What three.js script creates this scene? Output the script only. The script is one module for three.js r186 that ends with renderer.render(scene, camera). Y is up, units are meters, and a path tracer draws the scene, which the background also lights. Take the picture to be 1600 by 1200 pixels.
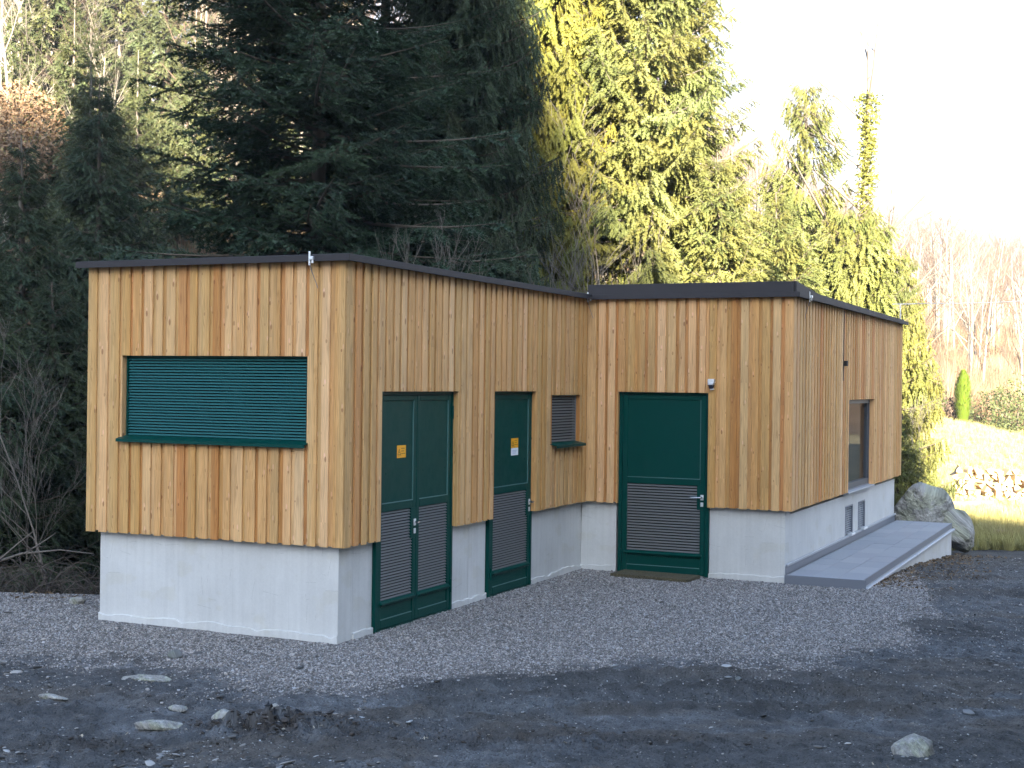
import * as THREE from 'three';
import { mergeGeometries, mergeVertices } from 'three/addons/utils/BufferGeometryUtils.js';
import { RoundedBoxGeometry } from 'three/addons/geometries/RoundedBoxGeometry.js';

// ---------------------------------------------------------------- camera, sky, sun, exposure
const scene = new THREE.Scene();
const camera = new THREE.PerspectiveCamera(30.56, 4 / 3, 0.1, 2000);
const YAW = THREE.MathUtils.degToRad(24.6077);
camera.position.set(6.3356, 2.2847, 10.3743);
camera.rotation.set(THREE.MathUtils.degToRad(-0.06), YAW, THREE.MathUtils.degToRad(0.70), 'YXZ');
scene.add(camera);
const renderer = new THREE.WebGLRenderer({ antialias: true });
renderer.toneMapping = THREE.LinearToneMapping;
renderer.toneMappingExposure = 11;
renderer.shadowMap.enabled = true;

// ground directions: s = metres to the right of the camera, d = metres away from it
const CX = 6.3356, CZ = 10.3743, FS = Math.sin(YAW), FC = Math.cos(YAW);
const wx = (s, d) => CX + s * FC - d * FS, wz = (s, d) => CZ - s * FS - d * FC;
const toS = (x, z) => (x - CX) * FC - (z - CZ) * FS, toD = (x, z) => -(x - CX) * FS - (z - CZ) * FC;

// low afternoon sun behind the camera, a little to its right
const SUN_E = 16.3 * Math.PI / 180;
const sunS = 0.1, sunD = -0.995;
const sunDir = new THREE.Vector3(wx(sunS, sunD) - CX, Math.tan(SUN_E), wz(sunS, sunD) - CZ).normalize();
const sun = new THREE.DirectionalLight(new THREE.Color(1, 0.87, 0.66), 5);
sun.position.copy(sunDir).multiplyScalar(260); sun.position.y += 5;
sun.target.position.set(0, 0, -10);
sun.castShadow = true;
Object.assign(sun.shadow.camera, { left: -120, right: 120, top: 120, bottom: -120, near: 1, far: 700 });
sun.shadow.mapSize.set(4096, 4096);
sun.name = 'sun';
scene.add(sun, sun.target);

{ // clear sky: blue overhead, pale and bright near the horizon, brighter round the sun
  const W = 512, H = 256, data = new Float32Array(W * H * 4);
  const v = new THREE.Vector3();
  for (let j = 0; j < H; j++) for (let i = 0; i < W; i++) {
    const el = ((j + 0.5) / H - 0.5) * Math.PI, az = ((i + 0.5) / W - 0.5) * 2 * Math.PI;
    v.set(Math.cos(el) * Math.cos(az), Math.sin(el), Math.cos(el) * Math.sin(az));
    const t = Math.pow(Math.max(0, Math.sin(el)), 0.7), c = Math.max(0, v.dot(sunDir));
    const glow = 0.62 * Math.pow(c, 7) + 0.6 * Math.pow(c, 30);
    const o = (j * W + i) * 4;
    data[o] = 0.185 + (0.014 - 0.185) * t + glow * 0.88;
    data[o + 1] = 0.2 + (0.05 - 0.2) * t + glow * 0.94;
    data[o + 2] = 0.222 + (0.12 - 0.222) * t + glow * 0.98;
    data[o + 3] = 1;
  }
  const tex = new THREE.DataTexture(data, W, H, THREE.RGBAFormat, THREE.FloatType);
  tex.mapping = THREE.EquirectangularReflectionMapping; tex.magFilter = THREE.LinearFilter; tex.needsUpdate = true;
  scene.background = tex; scene.environment = tex;
}

// ---------------------------------------------------------------- helpers
let seedState = 7;
const rnd = () => { seedState = (seedState + 0x6d2b79f5) | 0; let t = Math.imul(seedState ^ (seedState >>> 15), 1 | seedState); t = (t + Math.imul(t ^ (t >>> 7), 61 | t)) ^ t; return ((t ^ (t >>> 14)) >>> 0) / 4294967296; };
const R = (a, b) => a + (b - a) * rnd();
const setSeed = (n) => { seedState = n * 7919 + 13; };
const clamp = (x, a = 0, b = 1) => Math.min(b, Math.max(a, x));
const sstep = (x, a, b) => { const t = clamp((x - a) / (b - a)); return t * t * (3 - 2 * t); };
const mix = (a, b, t) => a + (b - a) * t;
const hash = (x, y, k = 0) => { let h = Math.imul(x, 374761393) + Math.imul(y, 668265263) + Math.imul(k, 974634777); h = Math.imul(h ^ (h >>> 13), 1274126177); return ((h ^ (h >>> 16)) >>> 0) / 4294967296; };
const noise = (x, y, k = 0, px = 0, py = 0) => { // value noise 0..1, tileable with periods px, py
  let xi = Math.floor(x), yi = Math.floor(y); const fx = x - xi, fy = y - yi;
  const u = fx * fx * (3 - 2 * fx), v = fy * fy * (3 - 2 * fy);
  let x1 = xi + 1, y1 = yi + 1;
  if (px) { xi = ((xi % px) + px) % px; x1 = ((x1 % px) + px) % px; }
  if (py) { yi = ((yi % py) + py) % py; y1 = ((y1 % py) + py) % py; }
  return mix(mix(hash(xi, yi, k), hash(x1, yi, k), u), mix(hash(xi, y1, k), hash(x1, y1, k), u), v);
};
const fbm = (x, y, o = 4, k = 0, px = 0, py = 0) => { let a = 0.5, s = 0, n = 0; for (let i = 0; i < o; i++) { s += a * noise(x, y, k + i, px, py); n += a; a *= 0.5; x *= 2; y *= 2; px *= 2; py *= 2; } return s / n; };
const srgb = (c) => { c = clamp(c); return Math.round(255 * (c <= 0.0031308 ? c * 12.92 : 1.055 * Math.pow(c, 1 / 2.4) - 0.055)); };
const lin = (r, g, b) => new THREE.Color().setRGB(r, g, b);
function texture(W, H, fn, color) { // fn(x, y) -> [r, g, b] linear or a number
  const data = new Uint8Array(W * H * 4);
  for (let j = 0; j < H; j++) for (let i = 0; i < W; i++) {
    const c = fn(i, j), o = (j * W + i) * 4;
    if (color) { data[o] = srgb(c[0]); data[o + 1] = srgb(c[1]); data[o + 2] = srgb(c[2]); } else data[o] = data[o + 1] = data[o + 2] = Math.round(255 * clamp(c));
    data[o + 3] = 255;
  }
  const t = new THREE.DataTexture(data, W, H); t.wrapS = t.wrapT = THREE.RepeatWrapping; t.magFilter = THREE.LinearFilter; t.minFilter = THREE.LinearMipmapLinearFilter;
  if (color) t.colorSpace = THREE.SRGBColorSpace; t.needsUpdate = true; return t;
}
const std = (o) => new THREE.MeshStandardMaterial(o);
const taken = new Map();
const numbered = (n) => { const k = taken.get(n) || 0; taken.set(n, k + 1); return k ? n + '_' + String(k).padStart(3, '0') : n; };
function tag(o, label, category, group, kind) { if (label) o.userData.label = label; if (category) o.userData.category = category; if (group) o.userData.group = group; if (kind) o.userData.kind = kind; return o; }
function thing(name, label, category, x = 0, y = 0, z = 0, turn = 0, group) { const g = new THREE.Group(); g.name = numbered(name); g.position.set(x, y, z); g.rotation.y = turn; tag(g, label, category, group); scene.add(g); return g; }
function part(name, geo, mat, parent, x = 0, y = 0, z = 0) { const m = new THREE.Mesh(geo, mat); m.name = name; m.position.set(x, y, z); parent.add(m); return m; }
const box = (w, h, d, r = 0.004) => new RoundedBoxGeometry(w, h, d, 1, Math.min(r, w / 2.1, h / 2.1, d / 2.1));
const rawBox = (x0, x1, y0, y1, z0, z1) => { const g = new THREE.BoxGeometry(x1 - x0, y1 - y0, z1 - z0); g.translate((x0 + x1) / 2, (y0 + y1) / 2, (z0 + z1) / 2); return g; };
const rbox = (x0, x1, y0, y1, z0, z1, r) => { const g = box(x1 - x0, y1 - y0, z1 - z0, r); g.translate((x0 + x1) / 2, (y0 + y1) / 2, (z0 + z1) / 2); return g; };
function metreUV(g, k = 1) { // uv in metres by the face's main direction
  g = g.index ? g.toNonIndexed() : g; const p = g.attributes.position, n = g.attributes.normal, uv = new Float32Array(p.count * 2);
  for (let i = 0; i < p.count; i++) { const ax = Math.abs(n.getX(i)), ay = Math.abs(n.getY(i)), az = Math.abs(n.getZ(i)); let u, v; if (ay > ax && ay > az) { u = p.getX(i); v = p.getZ(i); } else if (ax > az) { u = p.getZ(i) + 3.3; v = p.getY(i); } else { u = p.getX(i); v = p.getY(i); } uv[i * 2] = u * k; uv[i * 2 + 1] = v * k; }
  g.setAttribute('uv', new THREE.BufferAttribute(uv, 2)); return g;
}
const V = (x, y, z) => new THREE.Vector3(x, y, z);
class Tubes { // tapered tubes collected into one geometry
  constructor() { this.p = []; this.n = []; this.i = []; }
  path(pts, radii, sides = 5) {
    const t = V(), a = V(), b = V(), q = V(); let base0 = this.p.length / 3;
    for (let k = 0; k < pts.length; k++) {
      t.subVectors(pts[Math.min(k + 1, pts.length - 1)], pts[Math.max(k - 1, 0)]).normalize();
      a.set(0, 1, 0); if (Math.abs(t.y) > 0.9) a.set(1, 0, 0); a.cross(t).normalize(); b.crossVectors(t, a);
      for (let j = 0; j < sides; j++) { const f = j / sides * Math.PI * 2; q.copy(a).multiplyScalar(Math.cos(f)).addScaledVector(b, Math.sin(f)); this.n.push(q.x, q.y, q.z); q.multiplyScalar(radii[k]).add(pts[k]); this.p.push(q.x, q.y, q.z); }
      if (k) for (let j = 0; j < sides; j++) { const A = base0 + (k - 1) * sides + j, B = base0 + (k - 1) * sides + (j + 1) % sides, C = A + sides, D = B + sides; this.i.push(A, B, C, B, D, C); }
    }
    return this;
  }
  build() { const g = new THREE.BufferGeometry(); g.setAttribute('position', new THREE.Float32BufferAttribute(this.p, 3)); g.setAttribute('normal', new THREE.Float32BufferAttribute(this.n, 3)); g.setAttribute('uv', new THREE.Float32BufferAttribute(new Float32Array(this.p.length / 3 * 2), 2)); g.setIndex(this.i); return g; }
}
const instanced = (name, geo, mat, n, parent) => { const m = new THREE.InstancedMesh(geo, mat, n); m.name = name; m.userData.kind = 'stuff'; parent.add(m); return m; };

// ---------------------------------------------------------------- terrain
const QE = [[-0.6, 0.30], [-0.364, 0.295], [-0.23, 0.275], [-0.05, 0.235], [0.09, 0.19], [0.18, 0.155], [0.27, 0.115], [0.364, 0.098], [0.7, 0.09]];
const table = (T, x) => { if (x <= T[0][0]) return T[0][1]; for (let i = 1; i < T.length; i++) if (x <= T[i][0]) return mix(T[i - 1][1], T[i][1], sstep(x, T[i - 1][0], T[i][0])); return T[T.length - 1][1]; };
function landH(s, d) { // broad shape of the land
  let h = 0;
  h -= 0.62 * sstep(d, 15.5, 27) * sstep(s, 2.6, 4.2);
  const ditch = sstep(d, 14.6 - 0.12 * (s + 4), 16.8) * (1 - sstep(s, -4.6, -3.2)) * (1 - sstep(d, 24, 32));
  h -= 0.9 * ditch;
  if (d > 26) {
    const q = clamp(s / d, -0.7, 0.7), w = sstep(q, 0.06, 0.24), dc = mix(88, 240, w), d0 = mix(31, 78, w), hc = 2.3 + table(QE, q) * dc - 8;
    const meadow = clamp(1.75 - 0.2 * (q * 62 - 17.8), 0.2, 2.1) * sstep(d, 29, 62) * w;
    const rise = clamp((d - d0) / (dc - d0), 0, 1.35);
    h += meadow + Math.max(0, hc - meadow) * (rise < 1 ? rise * (1.12 - 0.12 * rise) : 1 - (rise - 1) * 0.5);
    h += (fbm(s * 0.06 + 5, d * 0.06, 4, 3) - 0.5) * 3.2 * sstep(d, d0, d0 + 18);
  }
  return h;
}
const rutLine = (s, k) => 9.35 + 0.62 * (s + 1) - 0.10 * (s + 1) * (s + 1) + k * 0.62;
function gravelness(s, d) { // 1 on the gravel apron round the building, 0 on the dirt
  const edge = table([[-9, 12.2], [-4.5, 11.9], [-3, 11.2], [-2.3, 10.7], [-1.2, 10.5], [0, 11.1], [1.4, 11.5], [2.6, 11.5], [3.4, 12.3], [4.2, 14.2], [5.2, 18], [6, 30]], s);
  const n = (fbm(s * 1.7, d * 1.7, 4, 21) - 0.5) * 1.1 + (fbm(s * 7, d * 7, 3, 22) - 0.5) * 0.5;
  return sstep(d - edge + n * 1.4, -0.5, 0.7) * (1 - sstep(d, 17.5, 20));
}
const clods = (s, d) => Math.exp(-(((s + 1.5) / 0.5) ** 2) - (((d - 9.2) / 0.28) ** 2)) + 0.5 * Math.exp(-(((s + 2.6) / 0.35) ** 2) - (((d - 8.7) / 0.2) ** 2)) + 0.35 * Math.exp(-(((s - 0.2) / 1.3) ** 2) - (((d - 9.0) / 0.3) ** 2));
function yardH(s, d) {
  let h = landH(s, d); const g = gravelness(s, d);
  h += (fbm(s * 0.5, d * 0.5, 2, 30) - 0.5) * 0.05 * (1 - g) * sstep(12.5 - d, 0, 3);
  h += (fbm(s * 4, d * 4, 4, 31) - 0.5) * mix(0.07, 0.014, g) + (fbm(s * 15, d * 15, 2, 34) - 0.5) * mix(0.052, 0.008, g) * (0.4 + 1.2 * fbm(s * 0.9, d * 1.3, 2, 36));
  if (d < 14) {
    const c = clods(s, d); h += c * (Math.abs(fbm(s * 9, d * 14, 3, 33) - 0.5) * 0.5 - 0.01) + c * 0.02;
    for (let k = 0; k < 2; k++) {
      const x = (d - rutLine(s, k)) * 0.85, on = sstep(s, -1.4, -0.4) * (1 - sstep(s, 2.4, 3.6));
      if (Math.abs(x) < 0.6) h += on * (-0.045 * Math.exp(-((x / 0.13) ** 2)) + 0.034 * Math.exp(-(((Math.abs(x) - 0.22) / 0.08) ** 2)) * (0.5 + noise(s * 8, k, 35)) + 0.016 * Math.sin(s * 75 + x * 38 * Math.sign(x)) * Math.exp(-((x / 0.14) ** 2)));
    }
  }
  return h;
}
function gridMesh(name, S, D, hf, cf, mat) {
  const nx = S.length, ny = D.length, P = new Float32Array(nx * ny * 3), C = new Float32Array(nx * ny * 3), U = new Float32Array(nx * ny * 2), I = [];
  for (let j = 0; j < ny; j++) for (let i = 0; i < nx; i++) {
    const s = S[i], d = D[j], o = j * nx + i, x = wx(s, d), z = wz(s, d), c = cf(s, d);
    P[o * 3] = x; P[o * 3 + 1] = hf(s, d); P[o * 3 + 2] = z; C[o * 3] = c[0]; C[o * 3 + 1] = c[1]; C[o * 3 + 2] = c[2]; U[o * 2] = x; U[o * 2 + 1] = z;
    if (i && j) { const a = o - nx - 1, b = o - nx, e = o - 1; I.push(a, b, e, b, o, e); }
  }
  const g = new THREE.BufferGeometry(); g.setAttribute('position', new THREE.BufferAttribute(P, 3)); g.setAttribute('color', new THREE.BufferAttribute(C, 3)); g.setAttribute('uv', new THREE.BufferAttribute(U, 2)); g.setIndex(I); g.computeVertexNormals();
  const m = new THREE.Mesh(g, mat); m.name = name; m.userData.kind = 'structure'; scene.add(m); return m;
}
const range = (a, b, st) => { const o = []; const n = Math.round((b - a) / st); for (let i = 0; i < n; i++) o.push(a + (b - a) * i / n); return o; };
// grit: fine crushed stone, 1.2 m of it
const gritH = (() => { const W = 1024, h = new Float32Array(W * W), k = new Float32Array(W * W); setSeed(5);
  for (let j = 0; j < W; j++) for (let i = 0; i < W; i++) { h[j * W + i] = 0.25 * fbm(i / 16, j / 16, 4, 40, 64, 64); k[j * W + i] = 0.5; }
  for (let n = 0; n < 15000; n++) { const x = rnd() * W, y = rnd() * W, r = 2 + 6 * rnd() ** 3, ry = r * R(0.6, 1), a = rnd() * 3.14, ca = Math.cos(a), sa = Math.sin(a), top = R(0.35, 0.75), tone = rnd();
    for (let v = -9; v <= 9; v++) for (let u = -9; u <= 9; u++) { const X = (u * ca + v * sa) / r, Y = (v * ca - u * sa) / ry, q = X * X + Y * Y; if (q < 1) { const o = ((Math.floor(y + v) + W) % W) * W + (Math.floor(x + u) + W) % W, z = top * Math.sqrt(1 - q) + 0.2; if (z > h[o]) { h[o] = z; k[o] = tone; } } } }
  return { h, k, W }; })();
const gritMap = texture(1024, 1024, (i, j) => { const o = j * 1024 + i, k = gritH.k[o], v = 0.55 + 0.75 * (k - 0.5) + 0.25 * (fbm(i / 8, j / 8, 3, 44, 128, 128) - 0.5); return [v * 1.0, v * 0.99, v * 0.98]; }, true);
const gritBump = texture(1024, 1024, (i, j) => gritH.h[j * 1024 + i]);
for (const t of [gritMap, gritBump]) t.repeat.set(1 / 1.2, 1 / 1.2);
const yardMat = std({ vertexColors: true, map: gritMap, bumpMap: gritBump, bumpScale: 0.012, roughness: 0.88 });
const yardCol = (s, d) => {
  const n3 = fbm(s * 13, d * 13, 3, 53), n4 = fbm(s * 0.8, d * 2.2, 3, 54);
  const g = gravelness(s, d), n = fbm(s * 1.1, d * 1.1, 4, 50), n2 = fbm(s * 5, d * 5, 3, 51), wet = sstep(fbm(s * 0.6 + 4, d * 1.6, 4, 52), 0.47, 0.62);
  let c = [0.14 + 0.07 * (n - 0.5), 0.148 + 0.07 * (n - 0.5), 0.16 + 0.07 * (n - 0.5)].map((x) => x * (0.6 + 0.8 * n2) * (0.3 + 1.4 * n3));
  c = c.map((x, i) => mix(x, [0.125, 0.108, 0.09][i] * (0.5 + n3), sstep(n4, 0.5, 0.64) * 0.75));
  c = c.map((x, i) => mix(x, [0.078, 0.08, 0.083][i] * (0.4 + 1.2 * n3), wet * 0.8));
  if (d < 14) for (let k = 0; k < 2; k++) { const x = Math.abs((d - rutLine(s, k)) * 0.85), on = sstep(s, -1.4, -0.4) * (1 - sstep(s, 2.4, 3.6)) * (0.5 + 0.8 * n2); const floor = Math.exp(-((x / 0.15) ** 2)) * on, berm = Math.exp(-(((x - 0.25) / 0.09) ** 2)) * on; c = c.map((v, i) => mix(mix(v, [0.14, 0.148, 0.155][i] * (0.6 + 0.7 * n3), clamp(floor) * 0.8), [0.04, 0.036, 0.032][i] * (0.5 + n3), clamp(berm) * 0.4)); }
  const b = clamp(clods(s, d) * 1.6) * sstep(n2, 0.35, 0.6); c = c.map((x, i) => mix(x, [0.05, 0.04, 0.033][i], b));
  const side = sstep(s, 4.2, 5.2) * sstep(d, 14, 24); c = c.map((x, i) => mix(x, [0.10, 0.085, 0.07][i] * (0.6 + 0.8 * n2), side * 0.75));
  const gr = [0.31, 0.285, 0.28].map((x) => x * (0.8 + 0.35 * n2) * (0.85 + 0.3 * n));
  c = c.map((x, i) => mix(x, gr[i], g));
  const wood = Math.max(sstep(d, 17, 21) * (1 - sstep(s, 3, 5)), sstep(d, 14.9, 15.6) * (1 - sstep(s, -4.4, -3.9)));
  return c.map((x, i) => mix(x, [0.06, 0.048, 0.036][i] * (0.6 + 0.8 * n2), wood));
};
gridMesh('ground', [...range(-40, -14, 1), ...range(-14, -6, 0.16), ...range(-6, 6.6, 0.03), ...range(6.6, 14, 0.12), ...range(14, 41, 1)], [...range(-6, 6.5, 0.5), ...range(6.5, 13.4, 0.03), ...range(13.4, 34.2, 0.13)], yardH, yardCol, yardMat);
const landBump = texture(512, 512, (i, j) => fbm(i / 32, j / 32, 5, 60, 16, 16)); landBump.repeat.set(0.2, 0.2);
const landMap = texture(512, 512, (i, j) => { const v = 0.45 + 0.9 * (fbm(i / 16, j / 16, 5, 61, 32, 32)); return [v, v * 0.98, v * 0.93]; }, true); landMap.repeat.set(0.13, 0.13);
const landCol = (s, d) => {
  const q = s / Math.max(d, 1), w = sstep(q, 0.06, 0.24), n = fbm(s * 0.15, d * 0.15, 4, 62), n2 = fbm(s * 0.9, d * 0.9, 3, 63);
  const forest = [0.13, 0.09, 0.06], grass = [0.31, 0.28, 0.17], lawn = [0.25, 0.26, 0.12];
  const m = w * sstep(d, 26, 31) * (1 - sstep(d, 66, 72));
  const gcol = grass.map((x, i) => mix(x, lawn[i], sstep(n, 0.5, 0.62)));
  return forest.map((x, i) => mix(x, gcol[i], m) * (0.7 + 0.6 * n2));
};
gridMesh('terrain', [...range(-420, -120, 20), ...range(-120, -40, 4), ...range(-40, 60, 1), ...range(60, 160, 4), ...range(160, 421, 20)], [...range(-420, -20, 25), ...range(-20, 32, 2), ...range(32, 110, 1), ...range(110, 300, 3), ...range(300, 701, 25)], (s, d) => landH(s, d) - 0.07 * (1 - sstep(d, 33, 35)) - (d < -20 ? 0.3 : 0), landCol, std({ vertexColors: true, map: landMap, bumpMap: landBump, bumpScale: 0.25, roughness: 0.95 }));
// wooded ridge behind the camera: it keeps the low sun off the yard
gridMesh('hill', [...range(-330, -60, 15), ...range(-60, 90, 1.5), ...range(90, 331, 15)], [-290, -250, -215, -190, -170, -158, -150, -142, -130, -112, -92, -72, -58], (s, d) => {
  const top = (clamp(67.6 - 0.55 * s, 2, 92) + 3.6 * (1 - sstep(s, 15.4, 16.9))) * (s < -12 ? mix(1, 0.3, sstep(-s, 12, 70)) : 1) + (Math.abs(d + 150) < 9 ? (fbm(s * 0.22, 3.1, 3, 70) - 0.5) * 5 : 0);
  const t = d < -150 ? 1 - (-150 - d) / 140 * 0.9 : 1 - (d + 150) / 92; return Math.max(-1.2, top * clamp(t, -0.1, 1) - 0.6);
}, (s, d) => { const n = fbm(s * 0.1, d * 0.1, 4, 71); return [0.06 + 0.06 * n, 0.065 + 0.05 * n, 0.03 + 0.03 * n]; }, std({ vertexColors: true, roughness: 0.95 }));

// unseen steep bank beside the yard, added to shade the walls that face it
gridMesh('added_bank', [...range(5.4, 14, 0.3), ...range(14, 60, 1.5)], [...range(-40, 22, 1)], (s, d) => landH(s, d) - 0.4 + Math.max(Math.max(0, Math.min(14, 0.278 * Math.max(27 - d, (s + 0.1 * d) / 0.464 - d))) * sstep(s, 7.8, 9.8) * (1 - sstep(d, 13.5, 17.5)), 11.5 * sstep(s, 5.6, 6.6) * (1 - sstep(s, 7.0, 8.2)) * (1 - sstep(d, 7, 10))) * sstep(d, -40, -30) + (fbm(s * 0.3, d * 0.3, 3, 72) - 0.5) * 2 * sstep(s, 11, 16) * (1 - sstep(d, 6, 16)), (s, d) => { const n = fbm(s * 0.6, d * 0.6, 4, 73); return [0.04 + 0.05 * n, 0.05 + 0.05 * n, 0.025 + 0.03 * n]; }, std({ vertexColors: true, roughness: 0.95 }));

// ---------------------------------------------------------------- building materials
const WOODS = 8, WW = 1024, WH = 2048; // eight board faces, 0.12 m wide and 2.6 m long each
const woodKnots = []; setSeed(11);
for (let k = 0; k < WOODS; k++) { const a = []; let y = R(20, 160); while (y < WH - 30) { a.push([R(14, 114), y, 4 + 9 * rnd() * rnd(), rnd(), R(1.3, 2.4)]); y += R(90, 470); } woodKnots.push(a); }
const woodAt = (() => { const cache = new Float32Array(WW * WH * 3), bump = new Float32Array(WW * WH);
  for (let k = 0; k < WOODS; k++) {
    const centre = R(-40, 168), ring = R(0.05, 0.11), pale = R(-0.10, 0.12), red = R(-0.07, 0.05), heart = R(-30, 160), heartW = R(15, 50);
    for (let y = 0; y < WH; y++) for (let x = 0; x < 128; x++) {
      let gx = x, dark = 0, flake = 0;
      for (const [kx, ky, kr, tone, el] of woodKnots[k]) { const dy = (y - ky) / el, dx = x - kx; if (Math.abs(dy) < 70) { const q = Math.hypot(dx, dy) / kr; gx += Math.sign(dx || 1) * -kr * 1.2 * Math.exp(-q * q / 5); if (q < 1.25) dark = Math.max(dark, (1 - sstep(q, 0.75, 1.2)) * (0.55 + 0.45 * tone)); if (tone > 0.45) { const f = Math.hypot((dx - 12 * (tone - 0.7) * 5) / 7, (y - ky - 26) / 22); flake = Math.max(flake, 1 - sstep(f, 0.6, 1.1)); } } }
      const wob = (fbm(gx / 46, y / 300, 3, 80 + k, 0, 0) - 0.5) * 60, rr = Math.abs(gx - centre + wob);
      const lines = Math.pow(0.5 + 0.5 * Math.sin(rr * ring * 6.28 + 3 * fbm(gx / 30, y / 420, 2, 90 + k)), 3);
      const fibre = noise(gx / 1.3, y / 46, 100 + k) - 0.5, fib2 = noise(gx / 5, y / 190, 110 + k) - 0.5, blotch = fbm(x / 50, y / 240, 3, 120 + k) - 0.5;
      const hw = Math.exp(-(((gx - heart) / heartW) ** 2));
      let v = 1 + pale - 0.2 * lines + 0.2 * fibre + 0.3 * fib2 + 0.34 * blotch + 0.22 * flake;
      let r = 0.57 * v, g = 0.352 * v * (1 + red * 0.7 - 0.06 * lines - 0.09 * hw), b = 0.15 * v * (1 + red * 1.4 - 0.14 * lines - 0.2 * hw + 0.35 * flake + pale);
      r = mix(r, 0.25, dark * 0.85); g = mix(g, 0.105, dark * 0.85); b = mix(b, 0.035, dark * 0.85);
      const o = y * WW + k * 128 + x; cache[o * 3] = r; cache[o * 3 + 1] = g; cache[o * 3 + 2] = b;
      bump[o] = 0.5 + 0.35 * fibre - 0.2 * lines + 0.3 * dark + 0.3 * flake;
    } }
  return { cache, bump }; })();
const woodMap = texture(WW, WH, (i, j) => { const o = (j * WW + i) * 3; return [woodAt.cache[o], woodAt.cache[o + 1], woodAt.cache[o + 2]]; }, true);
const woodBump = texture(WW, WH, (i, j) => woodAt.bump[j * WW + i]);
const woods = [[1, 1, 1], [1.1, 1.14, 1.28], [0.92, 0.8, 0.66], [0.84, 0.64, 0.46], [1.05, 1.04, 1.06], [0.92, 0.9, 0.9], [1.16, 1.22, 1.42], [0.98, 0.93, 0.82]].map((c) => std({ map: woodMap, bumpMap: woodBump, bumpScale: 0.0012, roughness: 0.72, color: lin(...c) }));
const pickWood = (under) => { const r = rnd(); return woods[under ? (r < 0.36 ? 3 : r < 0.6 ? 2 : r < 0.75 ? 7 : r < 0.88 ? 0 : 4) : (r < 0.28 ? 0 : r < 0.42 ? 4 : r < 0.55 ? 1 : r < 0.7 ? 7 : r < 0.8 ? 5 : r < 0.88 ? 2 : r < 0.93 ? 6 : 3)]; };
const scratch = (() => { setSeed(19); const W = 1024, a = new Float32Array(W * W); for (let n = 0; n < 60; n++) { let x = rnd() * W, y = rnd() * W; const h = rnd() < 0.5, L = R(10, 70), t = R(-0.25, 0.25); for (let i = 0; i < L; i++) { const X = Math.floor(h ? x + i : x + t * i), Y = Math.floor(h ? y + t * i : y + i); if (rnd() < 0.75) a[((Y % W + W) % W) * W + (X % W + W) % W] = 0.35 + 0.4 * rnd(); } } for (let n = 0; n < 700; n++) a[Math.floor(rnd() * W * W)] = R(0.3, 0.8); return a; })();
const concreteMap = texture(1024, 1024, (i, j) => {
  const b = fbm(i / 128, j / 128, 5, 130, 8, 8) - 0.5, streak = fbm(i / 14, j / 340, 3, 131, 73, 3) - 0.5, fine = fbm(i / 5, j / 5, 3, 132, 204, 204) - 0.5;
  const stain = sstep(fbm(i / 90, j / 60, 4, 133, 11, 17), 0.56, 0.72), joint = (i % 256 < 2) ? 0.05 : 0;
  const v = 0.545 + 0.11 * b + 0.07 * streak + 0.05 * fine - 0.018 * stain - joint - scratch[j * 1024 + i] * 0.4;
  return [v, v * (1.0 - 0.012 * stain), v * (0.985 - 0.05 * stain)]; }, true);
const concreteBump = texture(512, 512, (i, j) => fbm(i / 32, j / 32, 5, 135, 16, 16) + (hash(i, j, 7) < 0.002 ? -0.5 : 0));
concreteMap.repeat.set(1 / 2.4, 1 / 2.4); concreteBump.repeat.set(1 / 1.1, 1 / 1.1);
const concrete = std({ map: concreteMap, bumpMap: concreteBump, bumpScale: 0.002, roughness: 0.85 });
const paintBump = texture(256, 256, (i, j) => fbm(i / 8, j / 8, 3, 140, 32, 32)); paintBump.repeat.set(3, 3);
const paintRough = texture(256, 256, (i, j) => 0.62 + 0.5 * (fbm(i / 24, j / 24, 4, 141, 10, 10) - 0.5)); paintRough.repeat.set(1.3, 1.3);
const green = new THREE.MeshPhysicalMaterial({ color: lin(0.0008, 0.046, 0.038), specularIntensity: 0.22, roughness: 0.62, roughnessMap: paintRough, bumpMap: paintBump, bumpScale: 0.0003 });
const slatGrey = std({ color: lin(0.135, 0.14, 0.142), roughness: 0.5, metalness: 0.0 });
const slatGreen = new THREE.MeshPhysicalMaterial({ color: lin(0.02, 0.11, 0.115), roughness: 0.5, specularIntensity: 0.5 });
const edgeHighlight = std({ color: lin(0.06, 0.15, 0.145), roughness: 0.5 });  // lighter green puts the gloss highlight of the panel edges into the colour
const hollow = std({ color: lin(0.006, 0.0065, 0.007), roughness: 0.9 });
const lining = std({ color: lin(0.05, 0.03, 0.018), roughness: 0.95 });
const roofMetal = std({ color: lin(0.024, 0.021, 0.024), roughness: 0.72 });
const zinc = std({ color: lin(0.36, 0.38, 0.42), roughness: 0.45, metalness: 0.25 });
const zincDark = std({ color: lin(0.16, 0.175, 0.21), roughness: 0.5, metalness: 0.2 });
const steel = std({ color: lin(0.62, 0.64, 0.66), roughness: 0.25, metalness: 0.95 });
const galv = std({ color: lin(0.72, 0.74, 0.76), roughness: 0.4, metalness: 0.6 });
const glass = new THREE.MeshPhysicalMaterial({ color: 0xffffff, transmission: 1, thickness: 0, roughness: 0.02, ior: 1.52, specularIntensity: 0.4 });

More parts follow.
